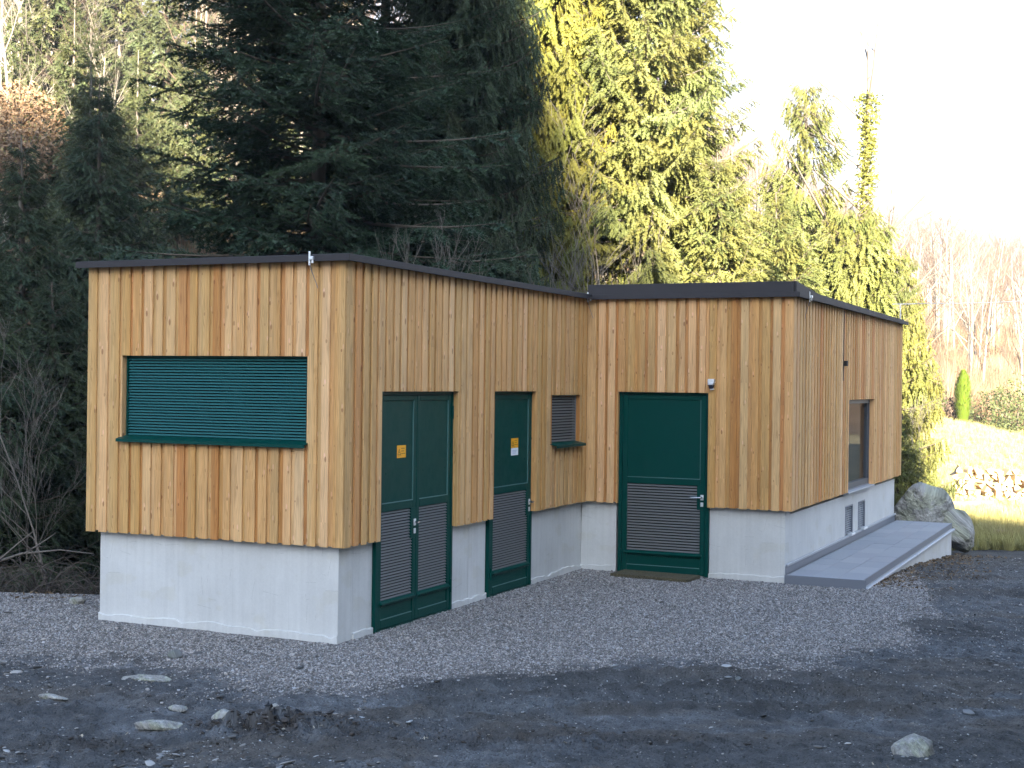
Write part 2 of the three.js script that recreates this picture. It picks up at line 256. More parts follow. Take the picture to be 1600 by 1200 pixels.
// ---------------------------------------------------------------- the building
const W = 2.816, D = 5.659, WB = 2.543, DB = 7.656, YW = 0.84, YL = 2.19, YT = 3.32, T = 0.014, INS = 0.09;
const house = thing('utility_building', 'small L shaped utility building clad in vertical larch boards on a concrete plinth', 'building');
function boardGeo(x0, x1, y0, y1, zf, t) { // a planed board with eased front edges; uv from one of the eight faces
  const c = 0.004, P = [[x0, zf - t], [x0, zf - c], [x0 + c, zf], [x1 - c, zf], [x1, zf - c], [x1, zf - t]], pos = [], uv = [];
  const k = Math.floor(rnd() * WOODS), v0 = rnd(), flip = rnd() < 0.5, ua = (x) => (k + 0.04 + 0.92 * clamp((flip ? x1 - x : x - x0) / 0.125)) / WOODS, va = (y) => y / 2.6 + v0;
  const quad = (a, b, ua0, ub0) => { pos.push(a[0], y0, a[1], b[0], y0, b[1], b[0], y1, b[1], a[0], y0, a[1], b[0], y1, b[1], a[0], y1, a[1]); uv.push(ua0, va(y0), ub0, va(y0), ub0, va(y1), ua0, va(y0), ub0, va(y1), ua0, va(y1)); };
  for (let i = 0; i < 5; i++) { const a = P[i], b = P[i + 1], side = i === 0 || i === 4; quad(a, b, side ? (k + 0.1) / WOODS : ua(a[0]), side ? (k + 0.25) / WOODS : ua(b[0])); }
  for (const [y, up] of [[y0, 0], [y1, 1]]) for (let i = 1; i < 5; i++) { const tri = up ? [P[0], P[i], P[i + 1]] : [P[0], P[i + 1], P[i]]; for (const q of tri) { pos.push(q[0], y, q[1]); uv.push((k + 0.5) / WOODS, v0 + q[1]); } }
  const g = new THREE.BufferGeometry(); g.setAttribute('position', new THREE.Float32BufferAttribute(pos, 3)); g.setAttribute('uv', new THREE.Float32BufferAttribute(uv, 2)); g.computeVertexNormals(); return g;
}
function cladding(label, x, z, turn, L, pitch, cover, holes, backing, x0 = 0) {
  const wall = new THREE.Mesh(mergeGeometries(backing.map((b) => rawBox(b[0], b[1], b[2], b[3], -0.055, -0.031))), lining); wall.name = 'cladding'; wall.userData.label = label; wall.position.set(x, 0, z); wall.rotation.y = turn; house.add(wall);
  const n = Math.round((L - x0) / pitch), p = (L - x0) / n;
  const put = (a, b, zf, t, under) => { // cut round the openings
    a = Math.max(a, x0); b = Math.min(b, L); const cuts = [a, b]; for (const h of holes) for (const e of [h[0], h[1]]) if (e > a + 0.002 && e < b - 0.002) cuts.push(e); cuts.sort((u, v) => u - v);
    const mat = pickWood(under);
    for (let i = 0; i + 1 < cuts.length; i++) { const l = cuts[i], r = cuts[i + 1]; if (r - l < 0.012) continue; const m = (l + r) / 2; let segs = [[YW + (under ? 0.008 : 0) + R(-0.004, 0.004), YT - 0.002]];
      for (const h of holes) if (m > h[0] && m < h[1]) segs = segs.flatMap(([u, v]) => [[u, Math.min(v, h[2])], [Math.max(u, h[3]), v]]).filter(([u, v]) => v - u > 0.03);
      for (const [u, v] of segs) part('board', boardGeo(l, r, u, v, zf, t), mat, wall); }
  };
  for (let i = 0; i < n; i++) {
    const cx = x0 + (i + 0.5) * p, w = cover * R(0.86, 1.2);
    put(i === 0 ? x0 : cx - w / 2, i === n - 1 ? L : cx + w / 2, R(-0.002, 0.002), T, false);
    if (i < n - 1) put(cx + p / 2 - 0.048, cx + p / 2 + 0.048, -T - 0.0022 + R(-0.0012, 0), T - 0.002, true);
  }
  for (const h of holes) for (const e of [0, 1]) { const xx = e ? h[1] : h[0], y0 = Math.max(h[2], YW); const g = boardGeo(-0.045, 0.045, y0, h[3], 0, 0.016); g.rotateY(e ? -Math.PI / 2 : Math.PI / 2); g.translate(xx + (e ? -0.003 : 0.003), 0, -0.05); part('jamb_board', g, pickWood(true), wall); }
  return wall;
}
setSeed(23);
const H90 = Math.PI / 2;
const VENT = [0.404, 2.438, 1.735, 2.492], DOOR1 = [0.663, 2.186, -1, YL], DOOR2 = [3.04, 4.13, -1, YL], LOUV = [4.585, 5.455, 1.575, 2.146], DOORB = [0.402, 1.541, -1, YL], WIN = [3.28, 5.197, 0.80, 2.105];
cladding('gable-end larch boards round the wide green louvre', -W, 0, 0, W, 0.128, 0.086, [VENT], [[0, VENT[0], YW + 0.02, YT], [VENT[1], W - 0.08, YW + 0.02, YT], [VENT[0], VENT[1], YW + 0.02, VENT[2]], [VENT[0], VENT[1], VENT[3], YT]]);
cladding('larch boards over the two green service doors', 0, 0, H90, D, 0.139, 0.092, [DOOR1, DOOR2, LOUV], [[0.08, DOOR1[0], YW + 0.02, YT], [DOOR1[0], DOOR1[1], YL, YT], [DOOR1[1], DOOR2[0], YW + 0.02, YT], [DOOR2[0], DOOR2[1], YL, YT], [DOOR2[1], LOUV[0], YW + 0.02, YT], [LOUV[0], LOUV[1], YW + 0.02, LOUV[2]], [LOUV[0], LOUV[1], LOUV[3], YT], [LOUV[1], D, YW + 0.02, YT]], 0.026);
cladding('larch boards round the single green entrance door', 0, -D, 0, WB, 0.127, 0.086, [DOORB], [[0.0, DOORB[0], YW + 0.02, YT], [DOORB[0], DOORB[1], YL, YT], [DOORB[1], WB - 0.08, YW + 0.02, YT]]);
cladding('larch boards on the long wall above the paved platform', WB, -D, H90, DB, 0.16, 0.1, [WIN], [[0.08, WIN[0], YW + 0.02, YT], [WIN[0], WIN[1], WIN[3], YT], [WIN[1], DB, YW + 0.02, YT]], 0.026);
// solid inside and the two faces turned away
part('wall_lining', mergeGeometries([rawBox(-W + 0.08, -0.28, 0.3, YT - 0.01, -9, -0.12), rawBox(-0.28, -0.2, YL + 0.02, YT - 0.01, -D - 0.2, -0.12), rawBox(-0.28, WB - 0.7, 0.3, YT - 0.01, -D - DB + 0.1, -D - 0.22), rawBox(WB - 0.7, WB - 0.09, 2.2, YT - 0.01, -D - DB + 0.1, -D - 0.12)]), hollow, house);
for (const [x, z, L, t] of [[-W, -9, 9, -H90], [WB, -D - DB, WB, Math.PI]]) { const g = new THREE.Group(); g.name = 'rear_cladding'; g.position.set(x, 0, z); g.rotation.y = t; house.add(g); for (let a = 0; a < L; a += 0.3) { const m = part('board', boardGeo(a, Math.min(L, a + 0.296), YW, YT - 0.003, 0, T * 2), pickWood(false), g); } }

// plinth: cast walls set back under the boards, with a rough strip at the foot
function plinth(x0, x1, z0, z1, y1 = YW + 0.1, lips = '') {
  const w = part('plinth_wall', metreUV(rbox(x0, x1, -0.7, y1, z0, z1, 0.006)), concrete, house);
  for (const side of lips) { // poured foot, uneven along its top
    const along = side === 'f' ? [x0, x1] : [-z1, -z0], n = Math.max(4, Math.round((along[1] - along[0]) / 0.07)), sh = new THREE.Shape(); sh.moveTo(along[0], -0.1);
    for (let i = 0; i <= n; i++) sh.lineTo(along[0] + (along[1] - along[0]) * i / n, 0.045 + 0.035 * fbm(i * 0.35 + x0 * 9, 2.5, 3, 150) * 2 - 0.02 + (rnd() < 0.12 ? -0.018 : 0));
    sh.lineTo(along[1], -0.1); const g = new THREE.ExtrudeGeometry(sh, { depth: 0.014, bevelEnabled: true, bevelSize: 0.004, bevelThickness: 0.006, bevelSegments: 1, steps: 1 });
    if (side === 's') { g.rotateY(H90); g.translate(x1 - 0.002, 0, 0); } else g.translate(0, 0, z1 - 0.002); part('footing_strip', metreUV(g), concrete, w);
  }
  return w;
}
setSeed(29);
plinth(-W + 0.1, -INS, -0.33, -INS, undefined, 'f');
plinth(-0.33, -INS - 0.001, -0.67, -0.331, undefined, 's'); plinth(-0.33, -INS, -2.62, -2.2, undefined, 's'); plinth(-0.331, -INS - 0.002, -3.035, -2.626, undefined, 's'); plinth(-0.33, -INS, -D - 0.33, -4.225, undefined, 's');
plinth(-INS + 0.002, 0.372, -D - 0.33, -D - INS, undefined, 'f'); plinth(1.546, WB - INS, -D - 0.33, -D - INS, undefined, 'f');
{ // long wall with two grille openings
  const x1 = WB - INS - 0.002, x0 = x1 - 0.2, zs = [-D - 0.331, -9.23, -9.76, -10.15, -10.68, -D - DB + 0.08];
  plinth(x0, x1, zs[1], zs[0], WIN[2] - 0.02); plinth(x0, x1, zs[3], zs[2] - 0.0, WIN[2] - 0.02); plinth(x0, x1, zs[5], zs[4], WIN[2] - 0.02);
  for (const [a, b] of [[1, 2], [3, 4]]) { part('plinth_wall', metreUV(rawBox(x0, x1 - 0.001, 0.625, WIN[2] - 0.02, zs[b] + 0.001, zs[a] - 0.001)), concrete, house); part('plinth_wall', metreUV(rawBox(x0, x1 - 0.001, -0.7, 0.21, zs[b] + 0.001, zs[a] - 0.001)), concrete, house);
    const g = new THREE.Group(); g.name = 'air_grille'; g.position.set(x1, 0, 0); house.add(g); const zm = (zs[a] + zs[b]) / 2, wd = zs[a] - zs[b];
    part('backing', rawBox(-0.14, -0.1, 0.21, 0.625, zs[b], zs[a]), hollow, g); part('frame', mergeGeometries([rbox(-0.05, 0.003, 0.212, 0.623, zs[a] - 0.025, zs[a] - 0.002, 0.002), rbox(-0.05, 0.003, 0.212, 0.623, zs[b] + 0.002, zs[b] + 0.025, 0.002), rbox(-0.05, 0.002, 0.6, 0.622, zs[b] + 0.026, zs[a] - 0.026, 0.002)]), zincDark, g);
    for (let i = 0; i < 12; i++) { const s = box(0.02, 0.004, wd - 0.055, 0.001); s.rotateZ(-0.5); part('slat', s, zinc, g, -0.025, 0.235 + i * 0.031, zm); }
    part('drip_box', rbox(0.0, 0.07, 0.205, 0.24, zm - 0.13, zm + 0.13, 0.01), galv, g); }
  part('wall_flashing', mergeGeometries([rbox(x1 + 0.001, x1 + 0.012, 0.09, 0.185, -D - DB + 0.06, -D - 0.12, 0.003)]), zincDark, house);
  part('flashing_rail', rbox(x1 + 0.001, x1 + 0.03, 0.187, 0.218, -D - DB + 0.06, -D - 0.12, 0.006), zinc, house);
}
// roofs
const roofA = part('roof', mergeGeometries([rbox(-W - 0.08, 0.075, YT + 0.001, YT + 0.03, -D + 0.05, 0.075, 0.004), rbox(-W - 0.08, -0.012, YT + 0.001, YT + 0.03, -9.05, -D + 0.049, 0.004)]), roofMetal, house);
part('roof_edge', mergeGeometries([rbox(-W - 0.085, 0.08, YT - 0.012, YT + 0.047, 0.077, 0.084, 0.002), rbox(-W - 0.083, 0.078, YT + 0.031, YT + 0.05, -0.03, 0.076, 0.006)]), roofMetal, roofA); part('roof_edge', mergeGeometries([rbox(0.076, 0.083, YT - 0.012, YT + 0.047, -D + 0.08, 0.0755, 0.002), rbox(-0.03, 0.075, YT + 0.031, YT + 0.0505, -D + 0.05, -0.031, 0.006)]), roofMetal, roofA);
const roofB = part('roof', rbox(0.0, WB + 0.075, YT + 0.001, YT + 0.032, -D - DB - 0.06, -D + 0.065, 0.004), roofMetal, house);
part('drip_edge', rbox(0.002, WB + 0.08, YT - 0.014, YT + 0.045, -D + 0.0665, -D + 0.0745, 0.003), roofMetal, roofB); part('drip_edge', rbox(WB + 0.0765, WB + 0.0835, YT - 0.014, YT + 0.042, -D - DB - 0.062, -D + 0.066, 0.003), roofMetal, roofB);
part('parapet', rbox(0.004, WB - 0.005, YT + 0.033, YT + 0.17, -D - 0.03, -D + 0.012, 0.004), roofMetal, roofB);
{ const sh = new THREE.Shape(); sh.moveTo(0, 0); sh.lineTo(DB, 0); sh.lineTo(DB, 0.03); sh.lineTo(1.2, 0.055); sh.lineTo(0, 0.137); const g = new THREE.ExtrudeGeometry(sh, { depth: 0.03, bevelEnabled: true, bevelSize: 0.003, bevelThickness: 0.003, bevelSegments: 1 }); g.rotateY(H90); g.translate(WB - 0.01, YT + 0.036, -D - 0.034); part('parapet', g, roofMetal, roofB); }
for (const [x, z, t, par] of [[-0.31, 0.086, 0, roofA], [0.03, -D + 0.077, 0, roofB], [WB + 0.086, -D - 0.42, H90, roofB]]) { // lightning wire clamps on the roof edge
  const g = new Tubes().path([V(0.0, YT - 0.03, 0.004), V(0.012, YT - 0.1, -0.02), V(0.035, YT - 0.2, -0.055), V(0.05, YT - 0.24, -0.06)], [0.004, 0.003, 0.003, 0.003], 5).build();
  const c = mergeGeometries([rbox(-0.009, 0.009, YT - 0.045, YT + 0.075, 0, 0.005, 0.001), rbox(0.006, 0.05, YT - 0.0, YT + 0.03, 0.002, 0.03, 0.004), rbox(0.03, 0.048, YT - 0.03, YT + 0.0, 0.006, 0.02, 0.003)]);
  c.rotateY(t); c.translate(x, 0, z); g.rotateY(t); g.translate(x, 0, z); part('wire_clamp', c, galv, par); part('conductor_wire', g, zincDark, par); }

// openings
function louvre(name, label, x, z, turn, h, pitch, mat, sillOut) {
  const g = new THREE.Group(); g.name = name; g.userData.label = label; g.position.set(x, 0, z); g.rotation.y = turn; house.add(g);
  const [a, b, y0, y1] = [h[0] + 0.02, h[1] - 0.02, h[2], h[3]], zf = -0.055;
  part('backing', rawBox(a, b, y0, y1, zf - 0.06, zf - 0.045), hollow, g);
  part('frame', mergeGeometries([rbox(a, a + 0.016, y0, y1, zf - 0.04, zf + 0.008, 0.003), rbox(b - 0.016, b, y0, y1, zf - 0.04, zf + 0.008, 0.003), rbox(a + 0.017, b - 0.017, y1 - 0.02, y1, zf - 0.04, zf + 0.006, 0.003)]), mat === slatGreen ? green : slatGrey, g);
  const n = Math.round((y1 - y0 - 0.036) / pitch); pitch = (y1 - y0 - 0.036) / n; const s = box(b - a - 0.036, pitch * 0.86, 0.003, 0.0012); s.rotateX(-0.8);
  for (let i = 0; i < n; i++) part('slat', s, mat, g, (a + b) / 2, y0 + 0.016 + (i + 0.5) * pitch, zf - 0.008 + R(-0.0008, 0.0008));
  const sh = new THREE.Shape(); sh.moveTo(zf - 0.02, 0.012); sh.lineTo(sillOut, -0.022); sh.lineTo(sillOut, -0.05); sh.lineTo(sillOut - 0.006, -0.05); sh.lineTo(sillOut - 0.006, -0.03); sh.lineTo(zf - 0.02, 0.004);
  const e = new THREE.ExtrudeGeometry(sh, { depth: h[1] - h[0] + 0.03, bevelEnabled: false }); e.rotateY(-H90); e.translate(h[1] + 0.015, y0 + 0.008, 0); e.scale(1, 1, 1); part('sill', e, green, g);
  return g;
}
setSeed(31);
louvre('louvre_window', 'wide green ventilation louvre', -W, 0, 0, VENT, 0.0272, slatGreen, 0.055);
louvre('louvre_window', 'small grey ventilation louvre', 0, 0, H90, LOUV, 0.034, slatGrey, 0.075);
const signTex = (() => { const c = document.createElement('canvas'); c.width = 256; c.height = 200; const x = c.getContext('2d'); x.fillStyle = '#e8a312'; x.fillRect(0, 0, 256, 200); x.strokeStyle = '#3a2600'; x.lineWidth = 9; x.beginPath(); x.moveTo(62, 62); x.lineTo(104, 150); x.lineTo(20, 150); x.closePath(); x.stroke(); x.fillStyle = '#3a2600'; x.beginPath(); x.moveTo(66, 88); x.lineTo(54, 118); x.lineTo(63, 118); x.lineTo(58, 140); x.lineTo(74, 110); x.lineTo(64, 110); x.closePath(); x.fill(); x.globalAlpha = 0.75; for (const [a, b, w, h] of [[122, 44, 100, 13], [122, 86, 84, 12], [122, 128, 104, 13], [22, 166, 90, 8]]) for (let i = 0; i < w; i += 17) x.fillRect(a + i, b, 12, h); const t = new THREE.CanvasTexture(c); t.colorSpace = THREE.SRGBColorSpace; t.magFilter = THREE.LinearFilter; return t; })();
const noteTex = (() => { const c = document.createElement('canvas'); c.width = 256; c.height = 160; const x = c.getContext('2d'); x.fillStyle = '#d8dde4'; x.fillRect(0, 0, 256, 160); x.fillStyle = '#4a62a0'; x.globalAlpha = 0.65; for (let r = 0; r < 3; r++) for (let i = 0; i < 150 - r * 20; i += 18) x.fillRect(50 + i, 48 + r * 30, 13, 11); const t = new THREE.CanvasTexture(c); t.colorSpace = THREE.SRGBColorSpace; t.magFilter = THREE.LinearFilter; return t; })();
const signMat = std({ map: signTex, roughness: 0.5 }), noteMat = std({ map: noteTex, roughness: 0.5 });
function leverHandle(g, x, y, z, dir) {
  const a = mergeGeometries([rbox(x - 0.02, x + 0.02, y - 0.03, y + 0.035, z, z + 0.009, 0.008), rbox(x - 0.018, x + 0.018, y - 0.105, y - 0.055, z, z + 0.009, 0.008)]); part('handle_plate', a, galv, g);
  const t = new Tubes().path([V(x, y + 0.005, z + 0.006), V(x, y + 0.005, z + 0.05), V(x + dir * 0.012, y + 0.005, z + 0.058), V(x + dir * 0.125, y + 0.003, z + 0.058)], [0.011, 0.01, 0.011, 0.009], 10).build(); part('handle', t, steel, g);
}
function door(name, label, x, z, turn, h, leaves, extra) {
  const g = new THREE.Group(); g.name = name; g.userData.label = label; g.position.set(x, 0, z); g.rotation.y = turn; house.add(g);
  const a = h[0] + 0.004, b = h[1] + (extra.wider || 0), top = YL - 0.004, zf = -0.056, F = 0.045;
  part('frame', mergeGeometries([rbox(a, a + F, -0.04, top, zf - 0.07, zf, 0.004), rbox(b - F, b, -0.04, top, zf - 0.07, zf, 0.004), rbox(a + F + 0.001, b - F - 0.001, top - 0.03, top, zf - 0.07, zf - 0.001, 0.004), rbox(a + F + 0.001, b - F - 0.001, -0.04, 0.012, zf - 0.07, zf - 0.004, 0.004)]), green, g);
  part('backing', rawBox(a + 0.01, b - 0.01, 0, top - 0.01, zf - 0.11, zf - 0.085), hollow, g);
  const x0 = a + F + 0.004, x1 = b - F - 0.004, lw = (x1 - x0) / leaves;
  for (let k = 0; k < leaves; k++) {
    const l = x0 + k * lw + (k ? 0.002 : 0), r = x0 + (k + 1) * lw - (k < leaves - 1 ? 0.002 : 0), s = 0.062, zl = zf - 0.006, T0 = top - 0.034, mid0 = 1.085, mid1 = 1.16, lv0 = 0.262, bp0 = 0.1, bp1 = 0.215;
    const bar = (p, q, u, v, zz = zl, th = 0.04) => rbox(p, q, u, v, zz - th, zz, 0.006);
    part('leaf', mergeGeometries([bar(l, l + s, 0.018, T0), bar(r - s, r, 0.018, T0), bar(l + s + 0.0005, r - s - 0.0005, T0 - 0.05, T0), bar(l + s + 0.0005, r - s - 0.0005, mid0, mid1), bar(l + s + 0.0005, r - s - 0.0005, bp1, lv0), bar(l + s + 0.0005, r - s - 0.0005, 0.018, bp0)]), green, g);
    part('panel', rawBox(l + s - 0.004, r - s + 0.004, mid1 - 0.004, T0 - 0.046, zl - 0.03, zl - 0.011), green, g); part('panel', rawBox(l + s - 0.004, r - s + 0.004, bp0 - 0.004, bp1 + 0.004, zl - 0.03, zl - 0.009), green, g);
    for (const e of [rbox(l + s, r - s, mid1 - 0.002, mid1 + 0.006, zl - 0.014, zl + 0.002, 0.003), rbox(r - s - 0.006, r - s + 0.002, mid1 + 0.0065, T0 - 0.05, zl - 0.014, zl + 0.0015, 0.003), rbox(l + s, r - s, bp0 - 0.002, bp0 + 0.006, zl - 0.014, zl + 0.002, 0.003)]) part('bead_highlight', e, edgeHighlight, g);
    const n = Math.round((mid0 - lv0 - 0.012) / extra.pitch), pitch = (mid0 - lv0 - 0.012) / n, sg = box(r - l - 2 * s - 0.002, pitch * 0.8, 0.003, 0.0012); sg.rotateX(-0.8);
    for (let i = 0; i < n; i++) part('slat', sg, slatGrey, g, (l + r) / 2, lv0 + 0.012 + (i + 0.5) * pitch, zl - 0.012 + R(-0.0008, 0.0008));
    const lg = rbox(l + 0.035, r - 0.035, -0.016, 0.016, -0.02, 0.032, 0.012); lg.rotateX(0.5); part('drip_ledge', lg, green, g, 0, lv0 - 0.004, zl);
    if (extra.lock === k) { part('lock_case', rbox(extra.lockSide > 0 ? r - 0.1 : l, extra.lockSide > 0 ? r : l + 0.1, 0.8, 1.09, zl - 0.035, zl + 0.003, 0.006), green, g); leverHandle(g, extra.lockSide > 0 ? r - 0.035 : l + 0.035, 0.945, zl + 0.004, -extra.lockSide * (extra.shortLever || 1)); }
  }
  for (const y of extra.hinges) { const c = new THREE.CylinderGeometry(0.011, 0.011, 0.13, 10); part('hinge', c, green, g, extra.hingeX > 0 ? b - F + 0.004 : a + F - 0.004, y, zf + 0.006); }
  for (const [sx, sy, sw, sh, m] of extra.signs || []) { const q = new THREE.BoxGeometry(sw, sh, 0.002); const s = part('sign', q, m === 'y' ? signMat : noteMat, g, sx, sy, zf - 0.006 - 0.0095); s.userData.label = m === 'y' ? 'yellow electrical warning sign' : 'small white notice'; }
  return g;
}
setSeed(37);
door('double_door', 'green double service door with louvred lower half', 0, 0, H90, DOOR1, 2, { wider: 0.012, pitch: 0.0268, lock: 0, lockSide: 1, shortLever: 0.4, hinges: [0.25, 1.98], hingeX: 1, signs: [[1.15, 1.627, 0.168, 0.116, 'y']] });
door('service_door', 'green single service door next to the small louvre', 0, 0, H90, DOOR2, 1, { wider: 0.035, pitch: 0.0268, lock: 0, lockSide: 1, shortLever: 0.4, hinges: [0.25, 1.98], hingeX: -1, signs: [[3.705, 1.62, 0.185, 0.106, 'y'], [3.705, 1.525, 0.185, 0.08, 'w']] });
door('entrance_door', 'green entrance door with louvred lower half in the inner corner', 0, -D, 0, DOORB, 1, { wider: 0.004, pitch: 0.0345, lock: 0, lockSide: 1, hinges: [0.22, 0.42, 1.98], hingeX: -1 });
{ // window of the long wall
  const g = new THREE.Group(); g.name = 'window'; g.userData.label = 'tall window with grey frame'; g.position.set(WB, 0, -D); g.rotation.y = H90; house.add(g);
  const [a, b, y0, y1] = [WIN[0] + 0.005, WIN[1] - 0.02, 0.86, WIN[3]], zf = -0.07, grey = std({ color: lin(0.05, 0.058, 0.072), roughness: 0.5 });
  part('frame', mergeGeometries([rbox(a, a + 0.1, y0, y1, zf - 0.07, zf, 0.005), rbox(b - 0.07, b, y0, y1, zf - 0.07, zf, 0.005), rbox(a + 0.101, b - 0.071, y1 - 0.06, y1, zf - 0.07, zf - 0.001, 0.005), rbox(a + 0.101, b - 0.071, y0, y0 + 0.08, zf - 0.07, zf - 0.001, 0.005)]), grey, g);
  part('sash', mergeGeometries([rbox(a + 0.102, a + 0.15, y0 + 0.081, y1 - 0.061, zf - 0.06, zf - 0.012, 0.004), rbox(b - 0.12, b - 0.072, y0 + 0.081, y1 - 0.061, zf - 0.06, zf - 0.012, 0.004)]), grey, g);
  const pane = new THREE.PlaneGeometry(b - a - 0.27, y1 - y0 - 0.142); part('pane', pane, glass, g, (a + b) / 2 + 0.015, (y0 + y1) / 2 + 0.01, zf - 0.035);
  part('sill', rbox(a - 0.01, b + 0.03, 0.815, 0.842, -0.14, 0.012, 0.006), zinc, g); part('apron', rbox(a - 0.01, b + 0.03, 0.79, 0.857, -0.14, -0.065, 0.004), zincDark, g);
  part('room', mergeGeometries([rawBox(a, b, 0.85, y1 + 0.05, -0.66, -0.6), rawBox(a - 0.04, a, 0.85, y1 + 0.05, -0.6, -0.14), rawBox(b, b + 0.04, 0.85, y1 + 0.05, -0.6, -0.14), rawBox(a, b, 0.82, 0.86, -0.6, -0.15), rawBox(a, b, y1, y1 + 0.05, -0.6, -0.15)]), std({ color: lin(0.045, 0.05, 0.06), roughness: 0.9 }), g);
}
{ // wall lamp with sensor over the entrance door
  const g = new THREE.Group(); g.name = 'wall_lamp'; g.userData.label = 'small silver wall lamp'; g.position.set(1.585, 2.29, -D); house.add(g);
  part('housing', mergeGeometries([rbox(-0.04, 0.04, 0.015, 0.065, 0.002, 0.06, 0.008), rbox(-0.034, 0.034, -0.005, 0.0145, 0.002, 0.075, 0.006), rbox(-0.012, 0.03, -0.065, -0.047, 0.002, 0.05, 0.006)]), galv, g);
  const lens = new THREE.CylinderGeometry(0.04, 0.024, 0.045, 12); part('lens', lens, std({ color: lin(0.03, 0.035, 0.05), roughness: 0.15 }), g, 0, -0.028, 0.036);
}
part('gap_shade_strip', mergeGeometries([rbox(WB + 0.003, WB + 0.009, 2.36, YT - 0.03, -8.52, -8.495, 0.002), rbox(WB + 0.006, WB + 0.05, 2.56, 2.63, -8.6, -8.53, 0.006)]), std({ color: lin(0.02, 0.015, 0.014), roughness: 0.7 }), house);  // dark strip painted in for the shaded gap between boards, plus small block
part('roof_mast', mergeGeometries([rbox(WB - 0.02, WB + 0.0, YT + 0.07, YT + 0.33, -13.12, -13.1, 0.003), rbox(WB - 0.14, WB + 0.22, YT + 0.315, YT + 0.33, -13.118, -13.103, 0.003)]), zinc, roofB);

// ---------------------------------------------------------------- platform and mat
{
  setSeed(41);
  const x0 = WB - INS + 0.03, x1 = 3.38, z1 = -D - 0.03, z0 = -D - DB + 0.05, g = thing('paved_platform', 'low grey paved platform with metal edging along the long wall', 'platform');
  part('base', metreUV(rbox(x0, x1 - 0.02, -0.9, 0.055, z0, z1 - 0.015, 0.006)), concrete, g);
  const tone = [[0.27, 0.285, 0.31], [0.255, 0.27, 0.295], [0.29, 0.30, 0.325], [0.265, 0.275, 0.30]].map((c) => std({ color: lin(...c), roughness: 0.75, bumpMap: concreteBump, bumpScale: 0.002 }));
  const cols = 3, cw = (x1 - 0.03 - x0) / cols; for (let c = 0; c < cols; c++) { let z = z1 - 0.02; let first = true; while (z > z0 + 0.05) { const L = Math.min(first && c % 2 ? 0.3 : 0.6, z - z0 - 0.01); first = false; const t = part('tile', rbox(-cw / 2 + 0.002, cw / 2 - 0.002, -0.04, 0, -L / 2 + 0.002, L / 2 - 0.002, 0.004), tone[Math.floor(rnd() * 4)], g, x0 + (c + 0.5) * cw, 0.1 + R(-0.002, 0.002), z - L / 2); t.rotation.z = R(-0.004, 0.004); z -= L; } }
  part('front_edging', rbox(x0 - 0.02, x1 + 0.012, -0.012, 0.104, z1 - 0.018, z1 - 0.004, 0.004), zincDark, g);
  part('side_edging', rbox(x1 - 0.028, x1 - 0.014, 0.02, 0.104, z0, z1 - 0.0185, 0.004), zincDark, g);
  for (const [a, b] of [[z1 - 0.003, -9.3], [-9.31, z0 - 0.02]]) part('drip_rail', rbox(x1 - 0.0135, x1 + 0.035, -0.022, 0.014, b, a - 0.02, 0.01), zinc, g);
  const m = thing('doormat', 'flat brown fibre doormat lying before the entrance door', 'doormat', 0.98, 0.02, -5.45, -0.06);
  const mg = metreUV(box(0.98, 0.04, 0.42, 0.01)); part('mat', mg, std({ color: lin(0.155, 0.135, 0.075), map: gritMap, roughness: 0.95, bumpMap: gritBump, bumpScale: 0.006 }), m);
}

// ---------------------------------------------------------------- vegetation
class Blades { // thin needle-like faces
  constructor() { this.p = []; }
  needle(x, y, z, fx, fy, fz, wx_, wy, wz_, L) { this.p.push(x - wx_, y - wy, z - wz_, x + wx_, y + wy, z + wz_, x + fx * L, y + fy * L, z + fz * L); }
  twig(a, b, len, wid, step, up) { // needles on both sides of a twig and on top of it
    const t = V().subVectors(b, a), L = t.length(); t.normalize(); const side = V().crossVectors(t, up); if (side.lengthSq() < 1e-4) side.set(1, 0, 0); side.normalize(); const nrm = V().crossVectors(side, t), n = Math.max(2, Math.round(L / step));
    for (let i = 0; i < n; i++) for (let e = 0; e < 3; e++) {
      const k = (i + rnd()) / n, th = e === 2 ? R(0.9, 2.2) : (e ? R(-0.35, 0.6) : Math.PI - R(-0.35, 0.6)), c = Math.cos(th), s = Math.sin(th), fw = R(0.45, 0.9);
      const dx = side.x * c + nrm.x * s, dy = side.y * c + nrm.y * s, dz = side.z * c + nrm.z * s, m = 1 / Math.hypot(1, fw);
      this.needle(mix(a.x, b.x, k), mix(a.y, b.y, k), mix(a.z, b.z, k), (dx + t.x * fw) * m, (dy + t.y * fw) * m, (dz + t.z * fw) * m, t.x * wid, t.y * wid, t.z * wid, len * R(0.7, 1.2));
    }
    this.needle(b.x, b.y, b.z, t.x, t.y, t.z, side.x * wid, side.y * wid, side.z * wid, len * 1.2);
  }
  build() { const g = new THREE.BufferGeometry(); g.setAttribute('position', new THREE.Float32BufferAttribute(this.p, 3)); g.computeVertexNormals(); return g; }
}
const UP = V(0, 1, 0);
